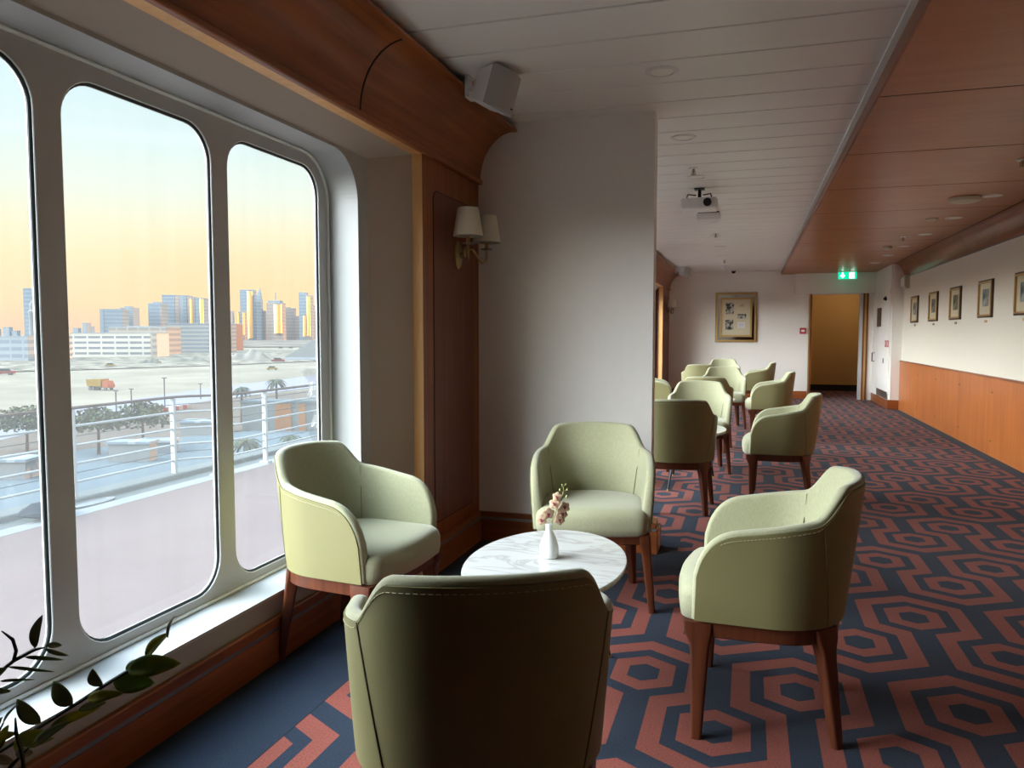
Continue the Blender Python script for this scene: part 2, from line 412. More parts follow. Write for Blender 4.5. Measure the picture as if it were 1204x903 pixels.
# partition wall between the two bays
struct(box('wall_partition', M['wall'], -1.60, -.50, 4.22, 4.34, 0, ZC))
b_ = struct(empty('baseboard_partition'))
for nm, mm, x0, x1, y0, y1, z0, z1 in (('skirting', 'wood_x', -1.472, -.46, 4.18, 4.22, 0, .125), ('skirting_cap', 'wood_x', -1.482, -.475, 4.195, 4.22, .138, .165),
        ('metal_inlay', 'grey_strip', -1.5, -.467, 4.188, 4.22, .125, .138), ('skirting_return', 'wood_edge', -.50, -.46, 4.22, 4.34, 0, .125), ('skirting_return_cap', 'wood_edge', -.50, -.475, 4.22, 4.34, .138, .165),
        ('metal_inlay_return', 'grey_strip', -.50, -.467, 4.22, 4.34, .125, .138), ('rear_skirting', 'wood_x', -1.5, -.46, 4.34, 4.38, 0, .125)):
    box(nm, M[mm], x0, x1, y0, y1, z0, z1, b_)

# wooden posts / panels that finish each bay
def post_panel(name, y0, y1):
    o = struct(empty(name))
    box('front_edge', M['wood_edge'], -1.57, -1.503, y0-.004, y0, .17, 2.06, o)
    box('panel', M['wood_z'], -1.60, -1.50, y0, y1, 0, 2.06, o)
    if y1-y0 > .5:
        def mp(u, v, w): return Vector((-1.5+w, u, v))
        plate('inset_panel', rrect(y0+.125, y1-.1, .245, 1.905, .045), [], mp, .003, M['wood_inset'], o)
        plate('inset_groove', rrect(y0+.120, y1-.095, .240, 1.910, .05), [], mp, .0012, M['dark'], o)
    box('skirting', M['wood_y'], -1.5, -1.472, y0-.03, y1, 0, .125, o)
    box('skirting_cap', M['wood_y'], -1.5, -1.482, y0-.01, y1, .138, .165, o)
    box('metal_inlay', M['grey_strip'], -1.5, -1.477, y0-.02, y1, .125, .138, o)
    box('skirting_front', M['wood_edge'], -1.62, -1.472, y0-.032, y0-.004, 0, .125, o)
    box('metal_inlay_front', M['grey_strip'], -1.62, -1.477, y0-.026, y0-.004, .125, .138, o)
    box('skirting_cap_front', M['wood_edge'], -1.62, -1.482, y0-.02, y0-.004, .138, .165, o)
    return o
post_panel('trim_7', 3.43, 4.22)
post_panel('trim_8', 14.15, YF)

# glass with a light film of salt and dust, also standing in for outdoor haze
def glassmat():
    m = bpy.data.materials.new('salt_filmed_glass'); m.use_nodes = True; nt = m.node_tree; nt.nodes.clear()
    out = N(nt, 'ShaderNodeOutputMaterial'); tr = N(nt, 'ShaderNodeBsdfTransparent'); tl = N(nt, 'ShaderNodeBsdfTranslucent'); gl = N(nt, 'ShaderNodeBsdfGlossy')
    tr.inputs[0].default_value = (1, 1, 1, 1); tl.inputs[0].default_value = (.9, .92, .93, 1); gl.inputs['Roughness'].default_value = .02
    tc = N(nt, 'ShaderNodeTexCoord'); mp = N(nt, 'ShaderNodeMapping'); mp.inputs['Scale'].default_value = (1, 14, 1.2)
    L(nt, tc.outputs['Object'], mp.inputs['Vector'])
    nz = N(nt, 'ShaderNodeTexNoise'); nz.inputs['Scale'].default_value = 1.5; nz.inputs['Detail'].default_value = 4; L(nt, mp.outputs['Vector'], nz.inputs['Vector'])
    r = N(nt, 'ShaderNodeMapRange'); r.inputs[1].default_value = .3; r.inputs[2].default_value = .7; r.inputs[3].default_value = FILM*.9; r.inputs[4].default_value = FILM*1.12
    L(nt, nz.outputs['Fac'], r.inputs[0])
    m1 = N(nt, 'ShaderNodeMixShader'); L(nt, r.outputs[0], m1.inputs[0]); L(nt, tr.outputs[0], m1.inputs[1]); L(nt, tl.outputs[0], m1.inputs[2])
    lw = N(nt, 'ShaderNodeLayerWeight'); lw.inputs[0].default_value = .5
    pw = N(nt, 'ShaderNodeMath', operation='POWER'); L(nt, lw.outputs['Facing'], pw.inputs[0]); pw.inputs[1].default_value = 5
    fr = N(nt, 'ShaderNodeMath', operation='MULTIPLY_ADD'); L(nt, pw.outputs[0], fr.inputs[0]); fr.inputs[1].default_value = .3; fr.inputs[2].default_value = .012
    m2 = N(nt, 'ShaderNodeMixShader'); L(nt, fr.outputs[0], m2.inputs[0]); L(nt, m1.outputs[0], m2.inputs[1]); L(nt, gl.outputs[0], m2.inputs[2])
    L(nt, m2.outputs[0], out.inputs[0])
    return m
FILM = .020
M['glass'] = glassmat()

# window bays: steel wall plate with a round-cornered recess, panes set in a steel plate
nwin = [0]
XI = -1.80
def bay(idx, y0, y1, ra, rb, panes, full=True):
    """wall plate from y0..y1 at XL with recess ra..rb; panes list of (ya,yb)"""
    mpw = lambda u, v, w: Vector((XL-w, u, v))
    struct(plate('wall_left' if idx == 1 else 'wall_left_%d' % idx, [(y0, .0), (y1, .0), (y1, 1.985), (y0, 1.985)], [rrect(ra, rb, .25, 1.972, .2, 16)], mpw, XL-XI, M['recess']))
    nwin[0] += 1
    w = struct(empty('window_%d' % nwin[0], (XI, (ra+rb)/2, .25)))
    off = Matrix.Translation((-XI, -(ra+rb)/2, -.25))
    mpi = lambda u, v, t: Vector((XI-t, u, v))
    holes = [rrect(a, b, .287, 1.915, .12, 8) for a, b in panes]
    parts = [plate('steel_frame', [(ra-.05, .2), (rb+.05, .2), (rb+.05, 2.02), (ra-.05, 2.02)], holes, mpi, .010, M['steel_white'])]
    # bead round the foot of the recess
    mb = MB(); loop = [Vector((XI+.004, p[0], p[1])) for p in rrect(ra+.006, rb-.006, .256, 1.966, .194, 10)]
    mb.tube(loop, .007, 6, True); parts.append(mb.build('corner_bead', M['sealant'], smooth=True))
    for a, b in panes:
        q = rrect(a+.002, b-.002, .289, 1.913, .118, 8)
        parts.append(plate('rubber_gasket', rrect(a-.004, b+.004, .283, 1.919, .12, 8), [rrect(a+.010, b-.010, .297, 1.905, .11, 8)], lambda u, v, t: Vector((XI-.010-t, u, v)), .004, M['rubber']))
        mb = MB().tube([Vector((XI-.003, p[0], p[1])) for p in rrect(a+.001, b-.001, .288, 1.914, .119, 8)], .0025, 5, True)
        parts.append(mb.build('outer_bead', M['sealant'], smooth=True))
        mb = MB().tube([Vector((XI-.015, p[0], p[1])) for p in rrect(a+.007, b-.007, .294, 1.908, .113, 8)], .0045, 5, True)
        parts.append(mb.build('glazing_bead', M['sealant'], smooth=True))
        parts.append(plate('glass_pane', rrect(a-.004, b+.004, .283, 1.919, .12, 8), [], lambda u, v, t: Vector((XI-.0165-t, u, v)), .001, M['glass']))
    for p in parts: p.parent = w; p.matrix_parent_inverse = off
    # sloping cover strips above, up to the cornice, and the skirting below
    struct(MB().prism([(XL-.02, 1.985), (XL, 1.985), (-1.545, 2.06), (-1.56, 2.08), (XL-.02, 2.08)], y0, y1+(.28 if idx == 1 else 0), 'y').build('trim_%d' % (20+idx), M['wall_window']))
    bb = struct(empty('baseboard_left' if idx == 1 else 'baseboard_left_%d' % idx))
    box('skirting', M['wood_y'], XL, XL+.018, y0, y1, 0, .115, bb)
    box('metal_inlay', M['grey_strip'], XL, XL+.014, y0, y1, .115, .132, bb)
    box('skirting_cap', M['wood_y'], XL, XL+.022, y0, y1, .132, .168, bb, bevel=.004)
    box('sill_edge', M['steel_white'], XL, XL+.006, y0, y1, .238, .25, bb)
P1 = [(.282+.6985*k, .282+.6985*k+.617) for k in range(1, 4)]
bay(1, .55, 3.16, .86, 3.066, P1)
struct(MB().prism([(XL-.02, 3.16), (XL, 3.16), (-1.552, 3.43), (-1.60, 3.46), (XL-.02, 3.46)], 0, 2.06, 'z').build('wall_left_corner', M['wall_window']))
struct(MB().prism([(XL-.02, 3.10), (XL+.018, 3.10), (-1.54, 3.40), (-1.60, 3.42), (XL-.02, 3.42)], 0, .165, 'z').build('baseboard_left_corner', M['wood_y']))
struct(box('wall_left_rear', M['steel_white'], XI, XL, YB, .55, 0, 2.08))
for k, y0 in enumerate((4.42, 7.68, 10.92)):
    pn = [(y0+.22+.6985*j, y0+.22+.6985*j+.617) for j in range(4)]
    bay(2+k, y0-.08 if k == 0 else y0, y0+3.26 if k < 2 else 14.16, y0+.1, y0+3.1, pn)
# hull outside
hl = MB()
hl.box(-2.05, 2.8, YB-.2, 18.4, 2.44, 2.6)
hl.box(2.5, 2.8, YB-.2, 18.4, -.9, 2.6)
hl.box(-2.0, XI, YB-.2, .55, -.9, 2.5); hl.box(-2.0, XI, 14.16, 18.4, -.9, 2.5)
for a, b in ((-.25, 4.34), (4.34, 14.16)):
    hl.box(-1.95, XI, a, b, -.9, .18); hl.box(-1.95, XI, a, b, 2.06, 2.5)
hl.box(-1.87, XI, 3.12, 4.5, .1, 2.1)
for k, y0 in enumerate((7.54, 10.78)): hl.box(-1.95, XI-.03, y0+.04, y0+.2, .1, 2.1)
hl.box(-2.0, 2.6, 18.2, 18.4, -.9, 2.6)
struct(hl.build('wall_hull', M['steel_white']))

# ------------------------------------------------------------------ dado cupboards on the right wall
dd = tag(empty('dado_panelling', (XR, 5, 0)), 'low run of orange wooden cupboard fronts along the long right wall', 'wall panelling')
ys = [YB+.05, -.9, .3, 1.45, 2.6, 3.75, 4.9, 6.1, 7.35, 8.60, 9.83, 10.98, 12.12, 13.49]
for a, b in zip(ys, ys[1:]):
    p = box('door', M['wood_wains'], -.028, 0, a-5+.002, b-5-.002, 0, .765, dd)
    if a > 7:
        for z in (.63, .15):
            for s_ in (-.02, .02):
                MB().lathe([(0, 0), (.008, 0), (.008, .004), (0, .005)], n=8, mtx=Matrix.Translation((-.028, a-5+s_+.0, z)) @ Matrix.Rotation(-PI/2, 4, 'Y')).build('keyhole', M['brass'], p) if (s_ > 0 or True) else None
box('top_rail', M['wood_y'], -.034, 0, YB+.05-5, 13.49-5, .765, .785, dd)

# ------------------------------------------------------------------ tub armchairs
ZB = .352
def u_path(a, b, yf, n=2.5):
    pts = []
    for k in range(41):
        th = PI/2*k/40
        pts.append((a*math.sin(th)**(2/n), b*math.cos(th)**(2/n)))
    # pts from back centre (0,b) to side (a,0)
    m = 14
    for k in range(1, m+1): pts.append((a-.004*(k/m)**2, yf*k/m))
    return pts
def resample(pts, ts):
    d = [0]
    for p, q in zip(pts, pts[1:]): d.append(d[-1]+math.hypot(q[0]-p[0], q[1]-p[1]))
    out = []
    for t in ts:
        s = t*d[-1]; i = 0
        while i < len(d)-2 and d[i+1] < s: i += 1
        f = (s-d[i])/max(1e-9, d[i+1]-d[i])
        out.append((pts[i][0]+(pts[i+1][0]-pts[i][0])*f, pts[i][1]+(pts[i+1][1]-pts[i][1])*f))
    return out, d[-1]
TOPZ = .775
def height(t):          # t: arc fraction 0 back centre .. 1 front of arm
    def sm(x): x = max(0, min(1, x)); return x*x*(3-2*x)
    h = TOPZ - .010*(min(t, .45)/.3)**2.5
    h -= .078*sm((t-.285)/.165)
    h -= .040*max(0, t-.45)/.35 if t > .45 else 0
    return h
LT = .75                # length of half the U
RF = .17
def profile(t):
    d = (1-t)*LT
    h = height(t)
    if d < RF:
        q = 1-d/RF; h = ZB + (h-ZB)*(1-q**2.5)**(1/2.5)
    return h
def shell_meshes():
    ts = [.0+.62*k/30 for k in range(31)] + [.62+(1-RF/LT-.62)*k/5 for k in range(1, 6)]
    ts += [1-RF/LT*(math.cos(PI/2*k/18)) for k in range(1, 19)]
    ts = sorted(set(round(t, 5) for t in ts))
    full = [-t for t in ts[::-1] if t > 0] + ts
    B = u_path(.258, .232, -.212, 2.25); T = u_path(.287, .283, -.236, 2.2)
    def surf(t, f):
        (b,), _ = resample(B, [abs(t)]); (c,), _ = resample(T, [abs(t)])
        s_ = 1 if t >= 0 else -1
        return Vector((s_*(b[0]+(c[0]-b[0])*f), b[1]+(c[1]-b[1])*f, 0))
    def pt(t, z, off):
        f = max(0, (z-ZB)/(.78-ZB))**.9
        e = .004; t0 = max(-1, min(1, t))
        p = surf(t0, f)
        if abs(t) > 1:
            p = p + Vector((0, -(abs(t)-1)*LT, 0))
        ta, tb = (max(-1, t0-e), min(1, t0+e))
        g = surf(tb, f)-surf(ta, f); g.normalize()
        n = Vector((g.y, -g.x, 0))      # points outward?
        if n.dot(Vector((p.x, p.y+.12, 0))) < 0: n = -n
        p = p - n*off; p.z = z
        return p
    leather, fab = [], []
    K = 9
    TH_T, TH_B = .036, .054
    for t in full:
        at_ = abs(t); s_ = 1 if t >= 0 else -1
        h = profile(at_)
        e = .0025
        dh = (profile(min(1, at_+e))-profile(max(0, at_-e)))/((min(1, at_+e)-max(0, at_-e))*LT)
        if at_ > .9999: dh = -60
        nl = math.hypot(dh, 1); Nt, Nz = -dh/nl, 1/nl       # outward normal of the profile
        r = .014
        hb = max(ZB+.002, h-r*Nz); tb = at_ - r*Nt/LT
        col = []
        zs = [ZB+(hb-ZB)*k/K for k in range(K+1)]
        o = [pt(s_*tb, z, 0) for z in zs]
        i_ = [pt(s_*tb, z, .009) for z in zs[::-1]]
        leather.append(o+i_)
        def th(z): return TH_B+(TH_T-TH_B)*min(1, max(0, (z-ZB)/.3))
        o = [pt(s_*tb, z, .009) for z in zs]
        arc = []
        for k in range(0, 9):
            a = PI*k/8; w = th(hb)
            off = .004 + (w-.004)*(1-math.cos(a))/2
            q = r*math.sin(a)**.8 if 0 < k < 8 else 0
            arc.append(pt(s_*(tb+q*Nt/LT), hb+q*Nz+.001, off))
        i_ = [pt(s_*tb, z, th(z)) for z in zs[::-1][1:]]
        fab.append(o+arc+i_)
    ml = MB().loops(leather); mf = MB().loops(fab)
    # seams
    seam = []
    for s_ in (-1, 1):
        t = .42; h = profile(t)
        seam.append([pt(s_*(.335+.085*k/12), ZB+(h-.02-ZB)*k/12, -.0008) for k in range(13)])
    seam_in = []
    for s_ in (-1, 1):
        t = .43; h = profile(t)
        seam_in.append([pt(s_*t, .43+(h-.014-.43)*k/10, TH_T+.0005 if .43+(h-.43)*k/10 > .6 else .062+(TH_T-.062)*min(1, (.43+(h-.43)*k/10-ZB)/.3)+.0008) for k in range(11)])
    stitch = [pt(t, profile(abs(t))-.026*1, -.0006) for t in full if abs(t) < .86]
    return ml, mf, seam, seam_in, stitch
M['seam'] = mat('seam_thread', (.16, .15, .08), .7)
M['stitch'] = mat('stitch_thread', (.50, .47, .28), .7)
def d_outline(a, b, yf, r, n=2.5, inset=0):
    a -= inset; b -= inset; yf += inset
    pts = [(a*math.copysign(abs(math.sin(th))**(2/n), math.sin(th)), b*math.cos(th)**(2/n) if math.cos(th) > 1e-9 else 0) for th in [-PI/2+PI*k/28 for k in range(29)]]
    for k in range(7):
        w = PI/2*k/6; pts.append((a-r+r*math.cos(w), yf+r-r*math.sin(w)-.012*0))
    m = 7
    for k in range(1, m): 
        u = k/m; pts.append(((a-r)*(1-2*u), yf-.018*math.sin(PI*u)))
    for k in range(7):
        w = PI/2*k/6; pts.append((-(a-r)-r*math.sin(w), yf+r-r*math.cos(w)))
    return pts
def make_chair():
    root = empty('armchair')
    ml, mf, seam, seam_in, stitch = shell_meshes()
    sh = ml.build('outer_shell', M['leather'], root, smooth=True, angle=60)
    bk = mf.build('backrest', M['fabric'], root, smooth=True, angle=60)
    for s_ in seam: MB().tube(s_, .0016, 5).build('seam', M['seam'], sh, smooth=True)
    for s_ in seam_in: MB().tube(s_, .0016, 5).build('seam', M['seam'], bk, smooth=True)
    st = MB()
    d = 0
    for i in range(len(stitch)-1):
        p, q = stitch[i], stitch[i+1]; n_ = max(1, int((q-p).length/.0075))
        for k in range(n_):
            a = p.lerp(q, (k+.15)/n_); b = p.lerp(q, (k+.75)/n_); st.tube([a, b], .0009, 4)
    st.build('stitching', M['stitch'], sh)
    lv = [(.338, .02), (.350, .004), (.375, 0), (.415, 0), (.436, .006), (.450, .020), (.458, .045), (.463, .09), (.466, .15), (.467, .21)]
    loops = []
    for z, ins in lv:
        base = d_outline(.243, .205, -.25, .055, inset=min(ins, .02)); k_ = max(.05, 1-max(0, ins-.02)/.20)
        loops.append([Vector((x*k_, (y+.02)*k_-.02, z)) for x, y in base])
    MB().loops(loops).build('seat', M['fabric'], root, smooth=True, angle=70)
    lp = [[Vector((x, y, z)) for x, y in d_outline(.246, .218, -.222, .05, inset=i_)] for z, i_ in ((.302, .006), (.306, .001), (.352, 0), (.355, .004))]
    MB().loops(lp).build('apron', M['leg_wood'], root, smooth=True, angle=40)
    for sx, sy in ((1, -1), (-1, -1), (1, 1), (-1, 1)):
        if sy < 0: top = Vector((.226*sx, -.190, .345)); foot = Vector((.262*sx, -.205, 0)); ang = 0 if sx > 0 else 0
        else: top = Vector((.168*sx, .158, .345)); foot = Vector((.192*sx, .205, 0)); ang = -sx*math.radians(42)
        loops = []
        # radial direction: outward
        for z, w, dd_ in ((.345, .088, .046), (.315, .084, .046), (.298, .072, .045), (.28, .060, .044), (.25, .054, .042), (.15, .045, .037), (0, .033, .028)):
            c_ = foot.lerp(top, z/.345)
            if sy < 0:
                c_.y += (.088-w)*.28
                tx, ty = Vector((0, 1, 0)), Vector((1, 0, 0))
            else:
                tx = Vector((math.cos(ang), math.sin(ang), 0)); ty = Vector((-math.sin(ang), math.cos(ang), 0))
            ring = []
            for u, v in rrect(-w/2, w/2, -dd_/2, dd_/2, .009, 3):
                ring.append(Vector((c_.x, c_.y, z)) + tx*u + ty*v)
            loops.append(ring)
        MB().loops(loops).build('leg', M['leg_wood'], root, smooth=True, angle=50)
    return root
chair0 = make_chair()
used = [False]
def chair(cx, cy, facing, label):
    """facing: angle in degrees of the direction the sitter looks, 0 = +x"""
    o = chair0 if not used[0] else copy_tree(chair0); used[0] = True
    o.location = (cx, cy, 0); o.rotation_euler = (0, 0, math.radians(facing+90))
    tag(o, label, 'armchair', 'tub armchairs round the coffee tables')
    return o
chair(-.535, 1.50, 114, 'olive tub armchair seen from behind at the front, nearest to the viewer')
chair(-1.408, 2.57, -7, 'olive tub armchair with its back to the window, left of the vase table')
chair(-.67, 3.43, -80, 'olive tub armchair against the white partition, behind the vase and marble table')
chair(.065, 2.545, 179, 'olive tub armchair with pale lit inside, right of the vase table on patterned carpet')

# ------------------------------------------------------------------ coffee tables
def make_table():
    t = empty('coffee_table')
    A, B = .263, .412
    prof = [(.96, -.022), (.985, -.018), (1, -.006), (1, -.003), (.992, 0)]
    mb = MB(); n = 64
    loops = [[Vector((A*r*math.cos(2*PI*k/n), B*r*math.sin(2*PI*k/n), z)) for k in range(n)] for r, z in prof]
    mb.loops(loops); o = mb.build('tabletop', M['marble'], t, smooth=True); 
    for v in o.data.vertices: v.co.z += .45
    fr = MB()
    fr.tube([(.150*math.cos(a), .27*math.sin(a), .422) for a in [2*PI*k/32 for k in range(32)]], .008, 6, True)
    fr.build('underframe', M['black_metal'], t, smooth=True)
    for sx in (-1, 1):
        for sy in (-1, 1):
            lg = MB().tube([(sx*.105, sy*.19, .425), (sx*.165, sy*.335, .012)], [.011, .007], 8).build('leg', M['black_metal'], t, smooth=True)
            MB().lathe([(0, 0), (.009, 0), (.008, .014), (0, .015)], (sx*.166, sy*.337, 0), 8).build('brass_foot', M['brass_b'], lg)
    return t
tb0 = make_table(); tb0.location = (-.63, 2.435, 0); tb0.rotation_euler = (0, 0, math.radians(2))
tag(tb0, 'oval white marble coffee table with a small white vase on it', 'coffee table', 'oval marble coffee tables')

# far groups
chair(-.47, 5.36, 97, 'dark lit tub armchair seen from behind, just past the partition edge')
chair(.232, 5.93, 178, 'tub armchair in right-hand row, second chair up the corridor with its side to us')
chair(-.41, 6.98, -87, 'pale grey-lit tub armchair facing us behind the dark-backed chair past the partition')
chair(-1.15, 6.15, 3, 'tub armchair nearly hidden by the partition edge, dark olive side showing')
t2 = copy_tree(tb0); t2.location = (-.42, 6.27, 0); t2['label'] = 'oval coffee table among the chairs just beyond the partition, only its dark legs visible'
chair(-.42, 8.22, 92, 'brown-olive backed tub armchair between two chairs facing us, third row')
chair(.235, 9.35, 180, 'tub armchair in right-hand row, third chair up the corridor')
chair(-.30, 10.28, -86, 'bright lime-lit tub armchair facing us in front of the far pale blue one')
chair(-1.10, 9.55, 5, 'tub armchair at left by the far windows with bright olive side and blue-grey inside')
t3 = copy_tree(tb0); t3.location = (-.40, 9.25, 0); t3['label'] = 'oval coffee table in the middle of the third group of chairs'
chair(-.66, 11.45, 94, 'olive tub armchair with its square back to us, left of the lime-lit one')
chair(.12, 12.4, 180, 'farthest tub armchair of the right-hand row, near the far wall')
chair(-.41, 13.65, -88, 'pale blue-lit tub armchair facing us, below the big framed memorabilia')
t4 = copy_tree(tb0); t4.location = (-.50, 12.55, 0); t4['label'] = 'oval coffee table in the farthest group of chairs'

# ------------------------------------------------------------------ vase with orchid
vp = on_z(645.5, 655, .45)
vz = thing('bud_vase', 'small white ceramic bottle vase standing on the nearest marble table', 'vase', (vp.x, vp.y, .45))
MB().lathe([(.0, 0), (.029, 0), (.0320, .004), (.0335, .02), (.0320, .038), (.0265, .058), (.018, .078), (.0120, .092), (.0108, .104), (.0125, .113), (.0130, .116), (.0105, .116), (.0085, .108), (.0085, .06), (0, .05)], n=32).build('vase_body', M['white_cer'], vz, smooth=True, angle=60)
M['petal'] = mat('orchid_petal', (.46, .30, .19), .6, noise=.35, nscale=120)
M['petal_r'] = mat('orchid_lip', (.20, .02, .04), .55, noise=.3, nscale=150)
M['bud'] = mat('orchid_bud', (.33, .38, .13), .5)
M['stalk'] = mat('orchid_stalk', (.30, .24, .09), .6)
orc = thing('orchid_spray', 'spray of peach orchids with dark red lips and green buds in the white vase', 'flower', (vp.x, vp.y, .45))
dv = 2.22
def vloc(px, py, dd_=0):
    d = (vp-CV).dot(FV); return at_d(px, py, d+dd_) - Vector((vp.x, vp.y, .45))
st = [Vector((0, 0, .06)), vloc(648, 616), vloc(653, 603), vloc(658, 590), vloc(662, 580), vloc(663, 572)]
MB().tube(st, [.0018]*4+[.0014, .001], 6).build('stalk', M['stalk'], orc, smooth=True)
def petal(mb, c, d, n, ln, w):
    d = d.normalized(); s_ = d.cross(n).normalized(); n2 = s_.cross(d).normalized()
    rows = []
    for i in range(6):
        u = i/5; ww = w*math.sin(PI*min(.97, u*.85+.12))**.7
        rows.append([c+d*(ln*u)+n2*(-.25*ln*u*u)+s_*(ww*k/2)+n2*(-.2*abs(k)*ww/2) for k in (-1, -.5, 0, .5, 1)])
    b = len(mb.v); mb.v += [tuple(p) for r_ in rows for p in r_]
    for i in range(5):
        for k in range(4): mb.f.append((b+i*5+k, b+i*5+k+1, b+i*5+k+6, b+i*5+k+5))
def solid(o, t=.0006):
    m_ = o.modifiers.new('thickness', 'SOLIDIFY'); m_.thickness = t; m_.offset = 0
rnd = random.Random(3)
for px, py, s_, dd_ in ((637, 611, 1.0, -.008), (645, 604, 1.1, -.012), (652, 592, 1.05, -.01), (661, 604, 1.1, 0), (658, 611, 1.0, -.012), (664, 596, 1.0, .004), (655, 584, .9, .0)):
    c_ = vloc(px, py, dd_); n = (-FV + Vector((rnd.uniform(-.5, .5), rnd.uniform(-.2, .2), rnd.uniform(-.3, .5)))).normalized()
    a0 = n.cross(Vector((0, 0, 1))).normalized(); b0 = a0.cross(n)
    mb = MB(); a = rnd.uniform(0, 6.28)
    for k in range(5):
        w = a+2*PI*k/5; petal(mb, c_, a0*math.cos(w)+b0*math.sin(w)+n*.15, n, .0185*s_, .020*s_)
    o = mb.build('blossom', M['petal'], orc, smooth=True); solid(o)
    mb = MB(); petal(mb, c_+n*.002, b0*-1+n*.6, n, .010*s_, .007*s_); petal(mb, c_+n*.002, a0+n*.8, n, .006*s_, .005*s_); petal(mb, c_+n*.002, -a0+n*.8, n, .006*s_, .005*s_)
    o2 = mb.build('lip', M['petal_r'], o, smooth=True); solid(o2)
for px, py, r in ((658.5, 576, .0042), (666.5, 584, .0052), (667, 575.5, .0034), (661, 570.5, .0028), (665.5, 569.5, .0025)):
    c_ = vloc(px, py); mb = MB().lathe([(0, -r*1.3), (r*.7, -r*.8), (r, 0), (r*.75, r*.8), (0, r*1.4)], c_, 10)
    mb.tube([c_, vloc(661.5, py+3)], .0009, 5); mb.build('bud', M['bud'], orc, smooth=True)

# ------------------------------------------------------------------ house plant at lower left
def leafmat():
    m, nt, b = newmat('waxy_leaf')
    tc = N(nt, 'ShaderNodeTexCoord'); n = N(nt, 'ShaderNodeTexNoise'); n.inputs['Scale'].default_value = 14; n.inputs['Detail'].default_value = 3
    L(nt, tc.outputs['Object'], n.inputs['Vector'])
    r = N(nt, 'ShaderNodeValToRGB'); r.color_ramp.elements[0].position = .38; r.color_ramp.elements[1].position = .68
    r.color_ramp.elements[0].color = (.13, .20, .04, 1); r.color_ramp.elements[1].color = (.58, .54, .08, 1)
    L(nt, n.outputs['Fac'], r.inputs['Fac']); L(nt, r.outputs['Color'], b.inputs['Base Color'])
    b.inputs['Roughness'].default_value = .35
    tl = N(nt, 'ShaderNodeBsdfTranslucent'); ms = N(nt, 'ShaderNodeMixShader'); ms.inputs[0].default_value = .35
    L(nt, r.outputs['Color'], tl.inputs[0]); L(nt, b.outputs[0], ms.inputs[1]); L(nt, tl.outputs[0], ms.inputs[2]); L(nt, ms.outputs[0], nt.nodes['Material Output'].inputs[0])
    return m
M['leaf'] = leafmat()
M['leaf_dark'] = mat('waxy_dark_leaf', (.19, .27, .12), .35, noise=.3, nscale=60)
M['leaf_pale'] = mat('pale_leaf', (.42, .43, .30), .5, noise=.2, nscale=60)
M['stem'] = mat('plant_stem', (.028, .035, .018), .5)
M['pot'] = mat('dark_planter', (.05, .045, .04), .5)
pl = thing('potted_plant', 'glossy green potted plant with arching leafy stems at the lower left corner', 'plant', (-1.02, .60, 0))
PO = Vector((-1.02, .60, 0))
MB().lathe([(0, 0), (.11, 0), (.13, .02), (.16, .36), (.165, .38), (.15, .38), (.145, .34), (0, .33)], n=32).build('pot', M['pot'], pl, smooth=True, angle=40)
def pd(px, py, d): return at_d(px, py, d) - PO
root_ = Vector((0, 0, .33))
D = 1.02
stems = [[root_, Vector((.03, .05, .45)), pd(-30, 905, D), pd(0, 883.5, D), pd(35, 862, D), pd(68.6, 841, D), pd(100, 821, D), pd(126, 804, D), pd(157, 785, D), pd(171, 774, D)],
         [root_, Vector((.02, .03, .45)), pd(-5, 925, .95), pd(14, 900, .95), pd(34, 879, .95)],
         [root_, Vector((.03, .02, .45)), pd(30, 925, .93), pd(26, 885, .93), pd(19, 862, .93), pd(18, 844, .93)],
         [root_, Vector((.0, .06, .5)), pd(-25, 815, 1.08), pd(0, 789.6, 1.08), pd(16, 777, 1.08), pd(40, 764, 1.08), pd(53, 761, 1.08)],
         [pd(16, 777, 1.08), pd(19, 765, 1.08), pd(15, 752, 1.08), pd(2, 742, 1.08)],
         [root_, Vector((-.01, .03, .5)), pd(-25, 905, .98), pd(-12, 880, .98), pd(4, 850, .98)]]
for i, s_ in enumerate(stems):
    r = [.0026]*len(s_); r[-1] = .001
    MB().tube(s_, r, 6).build('stem', M['stem'], pl, smooth=True)
